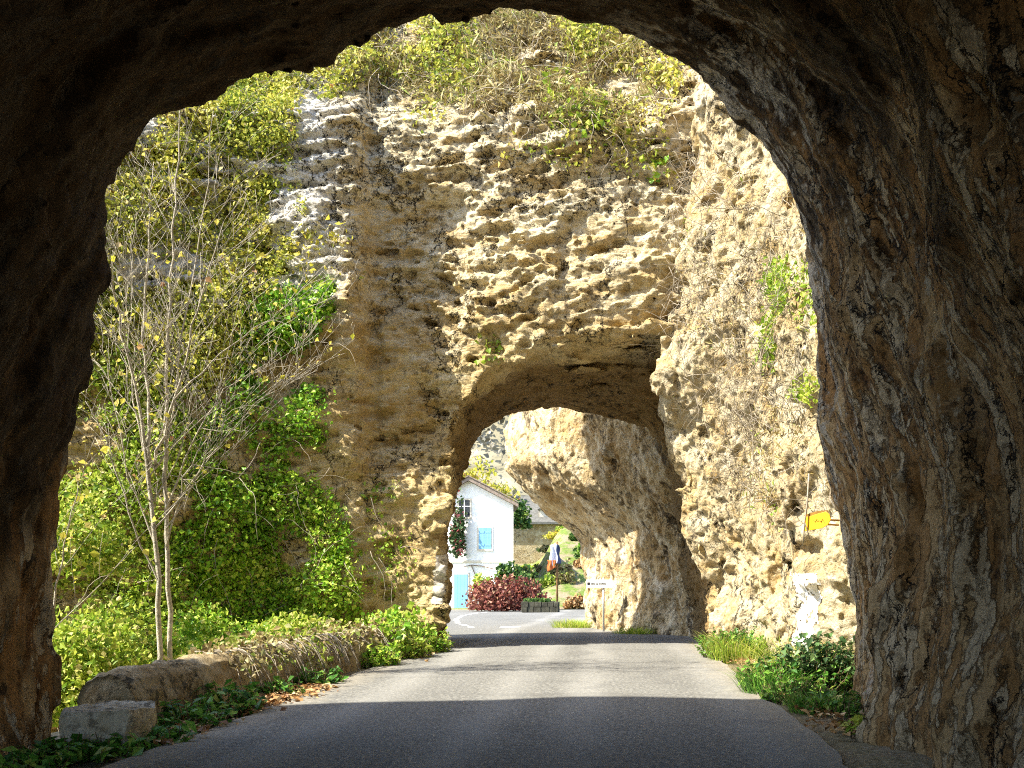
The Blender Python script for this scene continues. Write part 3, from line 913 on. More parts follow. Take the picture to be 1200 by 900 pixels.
# ------------------------------------------------------------------ leaves and plants
def leaf_mesh(name, P, N, size, mat, parent=None, elong=1.25, flat=0.5, seed=0, jitter=0.35, rnd=None, upbias=0.0, wid=0.5):
    """one folded rhombic leaf per point"""
    r = np.random.default_rng(seed)
    n = len(P)
    size = np.asarray(size) * (0.4 + 1.2 * r.random(n) ** 1.5)
    nn = N * flat + r.normal(size=(n, 3)) * (1 - flat)
    nn[:, 2] += upbias
    nn /= np.linalg.norm(nn, axis=1)[:, None] + 1e-9
    d = r.normal(size=(n, 3)); d[:, 2] -= 0.5
    d -= nn * (d * nn).sum(1)[:, None]; d /= np.linalg.norm(d, axis=1)[:, None] + 1e-9
    s = np.cross(nn, d)
    L = (size * elong)[:, None]; W = (size * wid)[:, None]
    a = P - d * L * 0.5
    tip = P + d * L * 0.5 - nn * L * 0.12
    l = P + s * W + nn * W * 0.25 - d * L * 0.08
    rr = P - s * W + nn * W * 0.25 - d * L * 0.08
    V = np.stack([a, rr, tip, l], 1).reshape(-1, 3)
    Q = np.arange(4 * n).reshape(n, 4)
    if rnd is None: rnd = r.random(n)
    return np_mesh(name, V, Q, mat, parent, False, np.clip(rnd, 0, 1))


def in_poly(px, py, poly):
    c = np.zeros(len(px), bool); n = len(poly); j = n - 1
    for i in range(n):
        xi, yi = poly[i]; xj, yj = poly[j]
        if yi != yj:
            m = ((yi > py) != (yj > py)) & (px < (xj - xi) * (py - yi) / (yj - yi) + xi)
            c ^= m
        j = i
    return c


def scatter(V, Q, poly, dens, seed, clump=1.2, thr=0.0, thick=0.2, facing=None, edge=18):
    """random points on the faces of a rock that lie inside poly (photo outline), clumped; returns points, normals, local clump value"""
    r = np.random.default_rng(seed)
    c, n, a = face_data(V, Q)
    px, py = to_px(c)
    e = edge * fbm(c[:, 0] * 0.9, c[:, 1] * 0.9, c[:, 2] * 0.9, seed + 5, 3)
    m = in_poly(px + e, py + e * 0.7, poly)
    if facing is not None: m &= (n @ np.array(facing)) > 0.0
    k = fbm(c[:, 0] * clump, c[:, 1] * clump, c[:, 2] * clump, seed, 3)
    p = a * dens * sstep(k, thr - 0.25, thr + 0.35) * m
    num = r.poisson(p)
    idx = np.repeat(np.arange(len(c)), num)
    P = c[idx] + r.normal(size=(len(idx), 3)) * 0.05 + n[idx] * (r.random(len(idx)) ** 1.5 * thick)[:, None] * (0.5 + np.clip(k[idx], -0.3, 1))[:, None]
    return P, n[idx], k[idx]


def stems_on(V, Q, poly, count, seed, length=(0.8, 2.0), rad=0.006, droop=0.25, off=0.25, updir=0.0, step=0.12):
    """thin stems that hang along or in front of the rock"""
    r = random.Random(seed)
    c, n, a = face_data(V, Q)
    px, py = to_px(c)
    idx = np.flatnonzero(in_poly(px, py, poly))
    mb = MB()
    for _ in range(count):
        i = idx[r.randrange(len(idx))]
        p = Vector(c[i]) + Vector(n[i]) * off
        nn = Vector(n[i])
        d = Vector((r.gauss(0, 0.7), r.gauss(0, 0.35), r.gauss(updir, 0.6))).normalized()
        L = r.uniform(*length); pts = [p.copy()]
        for s in range(max(3, int(L / step))):
            d = (d + Vector((r.gauss(0, 0.22), r.gauss(0, 0.15), r.gauss(-droop * 0.4, 0.2)))).normalized()
            p = p + d * step + nn * 0.012
            pts.append(p.copy())
        k = r.uniform(0.6, 1.4)
        mb.tube(pts, [rad * k * (1 - 0.7 * j / len(pts)) for j in range(len(pts))], 3)
    return mb


def vine(name, label, cat, V, Q, poly, dens, size, mat, seed, group=None, stems=0, stem_mat='twig', elong=1.25, wid=0.5, flat=0.3, slen=(0.6, 1.6), **kw):
    P, N, k = scatter(V, Q, poly, dens, seed, **kw)
    i = int(np.argmin(P[:, 2]))
    root = empty(name, tuple(P[i]), label, cat, group)
    r = np.random.default_rng(seed + 1)
    col = 0.45 + 0.28 * r.normal(size=len(P)) * 0.8 + 0.25 * vnoise(P[:, 0] * 1.5, P[:, 1] * 1.5, P[:, 2] * 1.5, seed + 9)
    keep(leaf_mesh('leaves', P, N, size, M[mat], None, seed=seed, flat=flat, rnd=col, upbias=0.25, elong=elong, wid=wid), root)
    if stems:
        keep(stems_on(V, Q, poly, stems, seed + 2, length=slen, rad=0.0055).build('stems', M[stem_mat], smooth=True), root)
    return root


FRONT = (-0.2, -1, 0.1)
vine('ivy', 'thick green ivy curtain covering the left flank of the rock arch beside the parapet', 'ivy', AV, AQ,
     [(318, 345), (395, 330), (402, 385), (372, 430), (380, 520), (396, 600), (410, 700), (440, 735), (300, 775), (190, 790), (205, 640), (225, 520), (270, 440)],
     1750, 0.056, 'ivy', 201, stems=160, thr=-0.4, thick=0.38, flat=0.12, facing=FRONT)
vine('creeper', 'sparse pale creeper on the left pillar of the rock arch', 'creeper', AV, AQ,
     [(378, 560), (420, 520), (470, 560), (478, 640), (465, 700), (420, 690), (385, 660)], 260, 0.055, 'lime', 202, stems=24, thr=-0.1, thick=0.15, facing=FRONT)
vine('yellow_creeper', 'yellow autumn creeper hanging on the upper left of the rock arch', 'creeper', AV, AQ,
     [(-60, 60), (262, 50), (335, 70), (348, 200), (340, 330), (320, 400), (250, 460), (100, 480), (-60, 470)],
     1700, 0.052, 'limeyellow', 203, stems=620, thr=-0.5, thick=0.45, facing=FRONT)
vine('bank_creeper', 'light green creeper on the rock behind the bare tree', 'creeper', AV, AQ,
     [(-80, 460), (60, 440), (240, 400), (250, 520), (225, 640), (220, 820), (-80, 870)],
     1700, 0.054, 'lime', 204, stems=300, thr=-0.45, thick=0.4, facing=FRONT)
vine('creeper_patch', 'small yellow leaved creeper on the pale rock left of the ledges', 'creeper', AV, AQ,
     [(345, 275), (415, 265), (425, 330), (360, 345)], 160, 0.075, 'yellow', 205, thr=0.0, thick=0.15, facing=FRONT)
vine('hanging_scrub', 'dry brown scrub and grass hanging over the top of the rock arch', 'scrub', AV, AQ,
     [(340, 60), (470, -30), (800, -30), (800, 130), (765, 175), (690, 150), (600, 135), (540, 125), (450, 100), (350, 85)],
     650, 0.10, 'drygrass', 206, stems=520, thr=-0.2, thick=0.3, elong=2.4, wid=0.14, facing=FRONT)
vine('crest_plants', 'green and yellow plants on the crest between the yellow creeper and the dry scrub', 'plants', AV, AQ,
     [(255, 50), (420, 30), (440, 85), (400, 118), (330, 112), (270, 110)], 1000, 0.058, 'limeyellow', 217, stems=120, thr=-0.2, thick=0.35, facing=FRONT)
vine('bush', 'yellow green bush on the top left edge of the rock arch', 'bush', AV, AQ,
     [(410, 40), (470, 15), (560, 15), (560, 75), (530, 115), (490, 95), (430, 80)], 800, 0.064, 'limeyellow', 207, stems=20, thr=-0.1, thick=0.6, facing=FRONT)
vine('bush', 'bright green bush on the top right edge of the rock arch', 'bush', AV, AQ,
     [(640, 15), (720, 20), (790, 55), (785, 105), (720, 85), (650, 60)], 800, 0.064, 'limeyellow', 208, stems=40, thr=-0.2, thick=0.5, facing=FRONT)
vine('bush', 'small green bush amid the dry scrub, middle of the upper arch face', 'bush', AV, AQ,
     [(640, 90), (690, 100), (740, 150), (725, 180), (670, 150), (640, 130)], 200, 0.085, 'lime', 209, thr=0.0, thick=0.35, facing=FRONT)
vine('ivy', 'narrow dark green ivy hanging where the arch meets the sunlit cliff', 'ivy', AV, AQ,
     [(752, 190), (785, 185), (785, 240), (765, 285), (745, 270)], 420, 0.08, 'ivy', 210, thr=-0.05, thick=0.25, facing=FRONT)
vine('ledge_tuft', 'tiny green tuft on the ledge above the arch opening', 'plant', AV, AQ,
     [(560, 395), (590, 395), (592, 425), (566, 428)], 200, 0.07, 'lime', 211, thr=-0.3, thick=0.2, facing=FRONT, edge=4)
LEFT = (-1, -0.2, 0)
vine('ivy', 'bright green ivy on the sunlit cliff beside the edge of the dark tunnel', 'ivy', CV, CQ,
     [(895, 320), (960, 300), (965, 450), (935, 470), (905, 430), (915, 370)], 800, 0.055, 'lime', 212, stems=30, thr=-0.3, thick=0.3, facing=LEFT)
vine('dry_creeper', 'net of bare grey creeper stems spread over the sunlit cliff', 'creeper', CV, CQ,
     [(795, 180), (850, 190), (940, 240), (960, 480), (970, 600), (880, 600), (830, 480), (790, 400), (785, 300)], 150, 0.05, 'drygrass', 213, stems=1300, thr=0.0, thick=0.12, elong=2, wid=0.25, slen=(0.25, 0.8), facing=LEFT)
vine('creeper_tuft', 'little yellow green creeper tuft beside the yellow sign', 'creeper', CV, CQ,
     [(915, 595), (945, 590), (948, 632), (918, 632)], 260, 0.06, 'lime', 214, thr=-0.2, thick=0.2, facing=LEFT, edge=5)


def bush(name, label, cat, c, rad, n, size, mat, seed, group=None, stem=True, elong=1.25, flat=0.35, lumps=9):
    """a shrub: leaves on and in a handful of uneven lumps, on stems"""
    r = np.random.default_rng(seed)
    c = np.array(c, float); rad = np.array(rad, float)
    root = empty(name, tuple(c), label, cat, group)
    L = r.normal(size=(lumps, 3)); L /= np.linalg.norm(L, axis=1)[:, None]
    L[:, 2] = np.abs(L[:, 2]) * 0.9
    L *= (0.35 + 0.5 * r.random((lumps, 1)))
    w = 0.25 + 0.35 * r.random(lumps)
    k = r.integers(0, lumps, n)
    d = r.normal(size=(n, 3)); d /= np.linalg.norm(d, axis=1)[:, None]
    P = L[k] + d * (w[k] * r.random(n) ** 0.4)[:, None]
    N = P.copy(); N /= np.linalg.norm(N, axis=1)[:, None] + 1e-6
    P = P * rad
    P = P[P[:, 2] > -0.02] if True else P
    N = N[:len(P)]
    leaf_mesh('foliage', P, N, size, M[mat], root, seed=seed, elong=elong, flat=flat)
    if stem:
        mb = MB()
        for q in L[:7]:
            e = Vector(q * rad * 1.0); m = e * 0.5 + Vector((r.normal() * .04, r.normal() * .04, 0.04))
            mb.tube([(0, 0, -0.1), m, e], [0.02 * max(0.3, rad[2]), 0.012 * max(0.3, rad[2]), 0.004], 4)
        mb.build('stems', M['stem'], root, True)
    return root


def weed(name, label, cat, x, y, w, h, nst, mat, seed, leaf=0.07, group=None, z=None, tall=False):
    """nettle-like clump: many upright stems with opposite leaves"""
    r = random.Random(seed); g = float(ground_z(x, y)) - 0.02 if z is None else z
    root = empty(name, (x, y, g), label, cat, group)
    mb = MB(); P, N = [], []
    for s in range(nst):
        a, q = r.uniform(0, 6.283), math.sqrt(r.random())
        bx, by = w * q * math.cos(a), w * q * math.sin(a)
        hh = h * (1 - 0.5 * q * q) * r.uniform(0.6, 1.1)
        lean = Vector((math.cos(a) * q * 0.5 + r.gauss(0, .15), math.sin(a) * q * 0.5 + r.gauss(0, .15), 1))
        pts = [Vector((bx, by, 0)) + lean * (hh * t) + Vector((0, 0, -0.15 * hh * t * t)) for t in (0, .35, .7, 1)]
        mb.tube(pts, [0.006, 0.005, 0.004, 0.002], 3)
        nl = max(5, int(hh / 0.035))
        for i in range(nl):
            t = 0.1 + 0.9 * i / nl
            p = Vector((bx, by, 0)) + lean * (hh * t) + Vector((0, 0, -0.15 * hh * t * t))
            b = r.uniform(0, 6.283); o = leaf * 0.6 * (1.15 - 0.5 * t)
            P.append(p + Vector((math.cos(b) * o, math.sin(b) * o, 0))); N.append((math.cos(b) * .4, math.sin(b) * .4, 1))
    leaf_mesh('leaves', np.array(P), np.array(N), leaf, M[mat], root, elong=1.7, flat=0.75, seed=seed)
    mb.build('stems', M['stem'], root, True)
    return root


def tuft(name, label, cat, x, y, w, h, n, mat, seed, z=None, group=None):
    """grass tuft of bent blades"""
    r = np.random.default_rng(seed); g = float(ground_z(x, y)) - 0.03 if z is None else z
    a = r.random(n) * 6.283; q = np.sqrt(r.random(n)) * w
    b = np.stack([q * np.cos(a), q * np.sin(a), np.zeros(n)], 1)
    d = np.stack([np.cos(a), np.sin(a), np.zeros(n)], 1) * (0.2 + 0.5 * r.random((n, 1))) + r.normal(size=(n, 3)) * 0.25
    d[:, 2] = 1; H = (h * (0.5 + 0.7 * r.random(n)))[:, None]
    s = np.stack([-np.sin(a), np.cos(a), np.zeros(n)], 1) * 0.006
    m = b + d * H * 0.6; t = b + d * H * 0.95 + d * [[1, 1, 0]] * H * 0.3 - np.array([0, 0, 1]) * H * 0.1
    V = np.stack([b - s, b + s, m + s * .8, m - s * .8, t], 1).reshape(-1, 3)
    k = np.arange(n)[:, None] * 5
    Q = np.concatenate([k + [0, 1, 2, 3], k + [3, 2, 4, 4]])
    T = np.concatenate([np.concatenate([k + [0, 1, 2], k + [0, 2, 3]]), k + [3, 2, 4]])
    c = r.random(n)
    o = np_mesh(name, V, T, M[mat], None, False, np.concatenate([c, c, c]))
    o.location = (x, y, g)
    return tag(o, label, cat, group)


# right verge
weed('nettle_clump', 'largest bright green nettle clump on the right verge in front of the tunnel wall', 'weeds', 1.98, 12.6, 0.55, 0.5, 242, 'nettle', 301, 0.045)
weed('nettle_clump', 'dark shaded nettle clump below the white paint patch', 'weeds', 2.3, 12.75, 0.35, 0.8, 154, 'shaded_nettle', 302, 0.055)
weed('nettle_clump', 'green nettle clump right beside the foot of the rock arch', 'weeds', 1.85, 17.4, 0.5, 0.6, 242, 'nettle', 303, 0.045)
weed('nettle_clump', 'small low green weed clump under the right tunnel wall', 'weeds', 2.12, 10.6, 0.35, 0.28, 110, 'nettle', 304, 0.042)
weed('nettle_clump', 'yellowish low weed clump nearest the camera at the right wall foot', 'weeds', 2.22, 9.4, 0.3, 0.2, 110, 'lime', 305, 0.042)
weed('nettle_clump', 'green weed clump at the shadow edge between verge and asphalt', 'weeds', 1.85, 11.6, 0.3, 0.32, 110, 'nettle', 306, 0.042)
tuft('dry_grass_tuft', 'dry straw coloured grass between the two nettle clumps on the right', 'grass', 1.9, 14.9, 0.35, 0.28, 260, 'drygrass', 307)
tuft('dry_grass_tuft', 'straw coloured grass patch by the asphalt edge in front of the nettles', 'grass', 1.8, 13.9, 0.3, 0.2, 200, 'drygrass', 308)
for k, (gx, gy, gw, gh, lab) in enumerate([(1.78, 17.0, 0.4, 0.5, 'tall fresh grass among the nettles at the foot of the rock arch'),
                                    (1.72, 12.3, 0.35, 0.34, 'fresh grass in front of the largest nettle clump'),
                                    (2.15, 13.3, 0.4, 0.6, 'tall grass behind the nettles under the white paint patch'),
                                    (1.95, 10.9, 0.3, 0.2, 'short grass along the right verge in the shade')]):
    tuft('grass_tuft', lab, 'grass', gx, gy, gw, gh, 520, 'nettle' if k % 2 else 'lime', 360 + k)
# left verge: broad weeds
for i, (x, y, w, h, n, l, lab) in enumerate([
        (-3.75, 8.15, 0.28, 0.2, 30, 0.085, 'broad leaved weed nearest the dark left tunnel wall'),
        (-3.62, 8.75, 0.25, 0.2, 26, 0.085, 'broad leaved weed at the right corner of the flat stone slab'),
        (-3.75, 9.7, 0.3, 0.32, 34, 0.085, 'leafy weed at the rounded near end of the parapet'),
        (-3.72, 10.6, 0.28, 0.38, 34, 0.085, 'tall leafy weed against the near part of the parapet'),
        (-4.05, 8.12, 0.3, 0.2, 34, 0.085, 'weed clump right in front of the flat stone slab'),
        (-3.72, 12.0, 0.25, 0.3, 30, 0.08, 'small green weed where the fallen leaves lie thickest'),
        (-4.05, 7.6, 0.3, 0.16, 24, 0.08, 'low weed in the shade inside the tunnel mouth'),
        (-3.62, 13.4, 0.25, 0.3, 30, 0.08, 'green weed halfway along the parapet above fallen leaves'),
        (-3.5, 16.0, 0.3, 0.45, 50, 0.08, 'green weed along the far half of the parapet'),
        (-3.35, 17.4, 0.35, 0.5, 60, 0.08, 'bright green weed near the far end of the parapet'),
        (-3.25, 18.6, 0.35, 0.55, 70, 0.08, 'bright green weed at the foot of the left arch pillar')]):
    weed('roadside_weed', lab, 'weeds', x, y, w, h, int(n * 1.5), 'nettle' if i < 8 else 'lime' if i == 9 else 'ivy', 320 + i, l * 0.7, 'weeds along the left parapet')


def litter():
    r = np.random.default_rng(340); n = 6500
    y = 8 + 11 * r.random(n) ** 0.8
    x = np.interp(y, [8, 10, 14, 19], [-3.75, -3.72, -3.5, -3.25]) + r.normal(size=n) * 0.16
    c = vnoise(x * 1.2, y * 0.9, x * 0, 341) + 0.9 * np.exp(-((y - 12) / 1.6) ** 2)
    m = c > r.random(n) * 0.9 - 0.2
    # some on the right verge
    n2 = 700
    y2 = 9 + 8 * r.random(n2); x2 = 1.75 + 0.25 * r.random(n2) + r.normal(size=n2) * 0.08
    P = np.stack([np.concatenate([x[m], x2]), np.concatenate([y[m], y2]), np.zeros(m.sum() + n2)], 1)
    P[:, 2] = np.where(P[:, 0] < -4.9, 0, 0.0) + 0.02 + 0.035 * r.random(len(P))
    N = np.tile([0, 0, 1.0], (len(P), 1))
    tag(leaf_mesh('fallen_leaves', P, N, 0.055, M['litter'], seed=342, flat=0.72), 'brown fallen leaves along the asphalt edges', 'leaves', kind='stuff')


litter()


# ------------------------------------------------------------------ parapet and slab
def parapet():
    y0, y1 = 9.35, 19.3
    sec = [(-0.25, -0.6), (-0.27, 0.16), (-0.25, 0.30), (-0.19, 0.42), (-0.10, 0.495), (0.0, 0.515), (0.10, 0.49), (0.19, 0.42), (0.25, 0.30), (0.27, 0.16), (0.29, -0.2)]
    # denser section
    sec = np.array(sec); tt = np.linspace(0, len(sec) - 1, 60)
    sx = np.interp(tt, np.arange(len(sec)), sec[:, 0]); sz = np.interp(tt, np.arange(len(sec)), sec[:, 1])
    ys = np.arange(y0, y1, 0.03)
    rows = []
    for y in ys:
        k = (y - y0) / (y1 - y0)
        cx = -4.36 + 0.66 * k + 0.05 * math.sin(y * 0.8)
        e = math.sqrt(max(0.0, min(1, (y - y0) / 0.06))) * 0.05 + 0.95
        rows.append(np.stack([cx + sx * e, np.full(len(sx), y), sz * (e if y < y0 + .2 else 1) * (1 - 0.06 * k)], 1))
    V = np.concatenate(rows); m = len(sx); n = len(ys)
    d = 0.012 * fbm(V[:, 0] * 2.5, V[:, 1] * 2.5, V[:, 2] * 2.5, 401, 3) + 0.018 * terr(vnoise(V[:, 0] * 5, V[:, 1] * 4, V[:, 2] * 6, 403), 2, 0.15) + 0.015 * vnoise(V[:, 0] * 14, V[:, 1] * 14, V[:, 2] * 14, 404)
    V[:, 0] += d * np.sign(V[:, 0] + 4.05) * 0.6; V[:, 2] += d * (V[:, 2] > 0.3)
    i = (np.arange(n - 1)[:, None] * m + np.arange(m - 1)).ravel()
    Q = np.stack([i, i + m, i + m + 1, i + 1], 1)[:, ::-1]
    # near end cap: fan towards the middle
    c = V[:m].mean(0); c[1] -= 0.03
    caps = []
    base = len(V)
    ring = V[:m]
    cap = [ring * (1 - f) + c * f + np.array([0, -0.02 * f, 0]) for f in (0.25, 0.5, 0.75, 0.97)]
    V = np.concatenate([V] + cap)
    prev = np.arange(m)
    for j in range(4):
        cur = base + j * m + np.arange(m)
        caps.append(np.stack([prev[:-1], prev[1:], cur[1:], cur[:-1]], 1)); prev = cur
    Q = np.concatenate([Q] + caps)
    o = np_mesh('stone_parapet', V, Q, M['oldwall'])
    tag(o, 'low round topped stone parapet along the left edge of the road', 'parapet')
    return V, Q


PV, PQ = parapet()


def creeper_on(name, label, V, Q, ys, dens, size, mat, seed, stems, thick=0.14, zmin=0.2, thr=-0.1):
    c, n, a = face_data(V, Q); r = np.random.default_rng(seed)
    up = n * np.sign((n * (c - np.array([-4.05, 0, 0.1])) * [1, 0, 1]).sum(1))[:, None]
    k = fbm(c[:, 0] * 1.5, c[:, 1] * 1.5, c[:, 2] * 1.5, seed, 3)
    m = (c[:, 1] > ys[0]) & (c[:, 1] < ys[1]) & (c[:, 2] > zmin - 0.25 * k)
    idx = np.repeat(np.arange(len(c)), r.poisson(a * dens * m * sstep(k, thr - .3, thr + .3)))
    P = c[idx] + up[idx] * (r.random(len(idx)) * thick)[:, None] + r.normal(size=(len(idx), 3)) * 0.03
    root = empty(name, (-4.1, (ys[0] + ys[1]) / 2, 0.0), label, 'creeper')
    keep(leaf_mesh('leaves', P, up[idx], size, M[mat], seed=seed, flat=0.5), root)
    mb = MB(); q = random.Random(seed)
    for _ in range(stems):
        y = q.uniform(*ys); k = (y - 9.35) / 9.95; cx = -4.36 + 0.66 * k
        p = Vector((cx + q.uniform(-.2, .15), y, 0.52)); d = Vector((q.uniform(0.2, .9), q.uniform(-.8, .5), 0.3))
        pts = [p.copy()]
        for s in range(q.randint(5, 9)):
            d += Vector((0.02, q.gauss(0, .12), -0.28)); p = p + d.normalized() * 0.09
            p.x = max(p.x, cx + 0.3 if p.z < 0.4 else p.x); p.z = max(p.z, 0.02); pts.append(p.copy())
        mb.tube(pts, [0.007 * (1 - .6 * j / len(pts)) for j in range(len(pts))], 3)
    keep(mb.build('stems', M['twig'], smooth=True), root)


creeper_on('parapet_creeper', 'dry yellow brown creeper draped over the middle of the parapet', PV, PQ, (11.3, 18.2), 420, 0.055, 'drygrass', 411, 60, 0.16, 0.30)
creeper_on('parapet_creeper', 'sparse green creeper on the middle of the parapet', PV, PQ, (12.2, 15.5), 300, 0.055, 'lime', 413, 16, 0.12, 0.25, 0.05)
creeper_on('parapet_ivy', 'green ivy covering the far end of the parapet by the arch', PV, PQ, (15.6, 19.3), 520, 0.08, 'ivy', 412, 16, 0.3, 0.1)


def slab():
    mb = MB()
    xs = np.linspace(-4.24, -3.70, 14); ys = np.linspace(8.35, 8.95, 14); zs = np.linspace(-0.05, 0.30, 9)
    V, Q = [], []
    def sheet(f, nu, nv, flip=False):
        b = len(V)
        for i in range(nu):
            for j in range(nv): V.append(f(i, j))
        for i in range(nu - 1):
            for j in range(nv - 1):
                q = (b + i * nv + j, b + (i + 1) * nv + j, b + (i + 1) * nv + j + 1, b + i * nv + j + 1)
                Q.append(q[::-1] if flip else q)
    sheet(lambda i, j: (xs[i], ys[j], zs[-1]), 14, 14)
    sheet(lambda i, j: (xs[i], ys[0], zs[j]), 14, 9)
    sheet(lambda i, j: (xs[i], ys[-1], zs[j]), 14, 9, True)
    sheet(lambda i, j: (xs[0], ys[i], zs[j]), 14, 9, True)
    sheet(lambda i, j: (xs[-1], ys[i], zs[j]), 14, 9)
    V = np.array(V); c = np.array([-3.97, 8.65, 0.125])
    V = c + (V - c) * (1 - 0.05 * (np.abs((V - c) / [0.27, 0.30, 0.175]) ** 6).sum(1, keepdims=True) / 2)
    V += 0.035 * np.stack([fbm(V[:, 0] * 4 + s, V[:, 1] * 4, V[:, 2] * 4, 420 + s, 3) for s in (1, 2, 3)], 1)
    tag(np_mesh('stone_slab', V, np.array(Q), M['block']), 'flat topped stone block standing before the near end of the parapet', 'stone block')


slab()


# ------------------------------------------------------------------ bare tree behind the parapet
def bare_tree(label, base, stems, seed, dense=1.0, r0=0.07, leaf_n=600):
    r = random.Random(seed)
    root = empty('bare_tree', base, label, 'tree')
    tips = []
    tw = MB()
    B = Vector(base)

    def grow(mb, p, d, L, rad, lev):
        pts, rads = [p.copy()], [rad]; n = max(4, int(L / 0.18))
        for i in range(n):
            d = (d + Vector((r.gauss(0, .07), r.gauss(0, .07), 0.035 if lev < 2 else 0.01))).normalized()
            p = p + d * (L / n); rr = rad * (1 - 0.8 * (i + 1) / n); pts.append(p.copy()); rads.append(max(0.0025, rr))
            if lev < 3 and i > 0 and r.random() < (0.75, 0.6, 0.4)[lev] * dense:
                a = r.uniform(0, 6.283); side = Vector((math.cos(a), math.sin(a) * 0.7, r.uniform(0.1, .8))).normalized()
                grow(tw, p.copy(), (d * 0.75 + side * 0.75).normalized(), L * r.uniform(.28, .55) * (1 - .4 * i / n), rr * 0.55, lev + 1)
        mb.tube(pts, rads, 6 if lev == 0 else 4 if lev == 1 else 3)
        tips.extend(pts[len(pts) // 2:] if lev > 0 else pts[-2:])

    for path, rad in stems:
        pts = [Vector(at(*q)) - B for q in path]
        # smooth the polyline and give it girth
        fine, rr = [], []
        for i in range(len(pts) - 1):
            for t in (0, .25, .5, .75):
                fine.append(pts[i].lerp(pts[i + 1], t) + Vector((r.gauss(0, .012), r.gauss(0, .03), 0)))
        fine.append(pts[-1])
        n = len(fine)
        rr = [0.5 * rad * (1 - 0.85 * i / n) for i in range(n)]
        mb = MB(); mb.tube(fine, rr, 8); mb.build('stem', M['bark'], root, True)
        for i in range(int(n * 0.3), n):
            for _ in range(2):
                if r.random() < 0.62 * dense:
                    d = (fine[min(i + 1, n - 1)] - fine[i - 1]).normalized()
                    a = r.uniform(0, 6.283); side = Vector((math.cos(a), math.sin(a) * .7, r.uniform(0, .5))).normalized()
                    grow(tw, fine[i].copy(), (d * .7 + side * .8).normalized(), r.uniform(.5, 1.7) * (1.15 - .5 * i / n), rr[i] * .5, 1)
    tw.build('branches', M['bark'], root, True)
    if leaf_n:
        P = np.array([tuple(r.choice(tips)) for _ in range(leaf_n)]) + np.random.default_rng(seed).normal(size=(leaf_n, 3)) * 0.05
        leaf_mesh('leaves', P, np.tile([0, -.5, 1.0], (leaf_n, 1)), 0.055, M['yellow'], root, seed=seed)
    return root


bare_tree('slender pale bare tree with forked stems behind the parapet', at(193, 800, 14.0), [
    ([(186, 800, 14.0), (186, 680, 14.0), (176, 560, 14.0), (160, 470, 13.9), (142, 390, 13.8), (122, 300, 13.7)], 0.07),
    ([(199, 800, 14.1), (197, 690, 14.1), (192, 560, 14.1), (196, 440, 14.1), (200, 330, 14.2), (206, 210, 14.3), (210, 110, 14.3)], 0.065),
    ([(177, 548, 14.0), (172, 460, 14.1), (166, 380, 14.2), (176, 270, 14.3), (180, 190, 14.3)], 0.045),
    ([(178, 548, 14.0), (205, 470, 13.8), (222, 400, 13.7), (240, 330, 13.6), (262, 260, 13.6)], 0.04),
    ([(193, 600, 14.1), (225, 520, 14.0), (262, 455, 13.9), (310, 430, 13.9)], 0.026),
    ([(204, 470, 13.8), (245, 425, 13.7), (300, 385, 13.7), (335, 360, 13.8)], 0.024),
    ([(190, 690, 14.0), (165, 640, 13.9), (140, 560, 13.8), (118, 500, 13.7), (100, 470, 13.7)], 0.028),
    ([(196, 640, 14.1), (215, 560, 14.0), (250, 500, 13.9), (290, 300, 13.8)], 0.022),
    ([(192, 560, 14.1), (215, 400, 14.2), (238, 240, 14.3), (250, 130, 14.3)], 0.028),
    ([(176, 560, 14.0), (150, 440, 14.1), (150, 330, 14.2), (160, 250, 14.2)], 0.024),
    ([(186, 650, 14.0), (150, 560, 14.0), (128, 440, 14.0), (118, 380, 14.0)], 0.022),
    ([(196, 620, 14.1), (240, 540, 14.1), (300, 470, 14.1), (350, 440, 14.1)], 0.018),
], 501, 1.25)
bare_tree('thin leaning grey sapling at the far left edge of the view', at(60, 860, 12.0), [
    ([(56, 860, 12.0), (62, 700, 12.0), (76, 640, 12.0), (92, 560, 12.0)], 0.03),
    ([(60, 720, 12.0), (50, 660, 12.0), (70, 560, 12.1)], 0.02)], 502, 0.7, 0.03, 160)

# shrubs down the river bank, left of the parapet
for i, (px, py, Y, rx, rz, n, mat, lab) in enumerate([
        (95, 830, 12.6, 0.75, 1.5, 5200, 'lime', 'light green bush on the bank right beside the dark left tunnel wall'),
        (150, 790, 15.0, 0.8, 1.1, 3600, 'lime', 'low green bush on the bank behind the stone block'),
        (250, 765, 16.4, 1.0, 0.85, 3600, 'ivy', 'dark green bush behind the parapet, right of the bare tree'),
        (335, 755, 17.2, 0.9, 0.8, 3200, 'lime', 'yellow green bush behind the far half of the parapet'),
        (60, 660, 15.5, 1.0, 1.6, 3000, 'lime', 'tall green bush on the bank left of the bare tree')]):
    x, y, z = at(px, py, Y)
    bush('bank_bush', lab, 'bush', (x, y, z - 0.15), (rx, rx, rz), int(n * 1.7), 0.056, mat, 520 + i, 'bushes on the river bank', lumps=14)


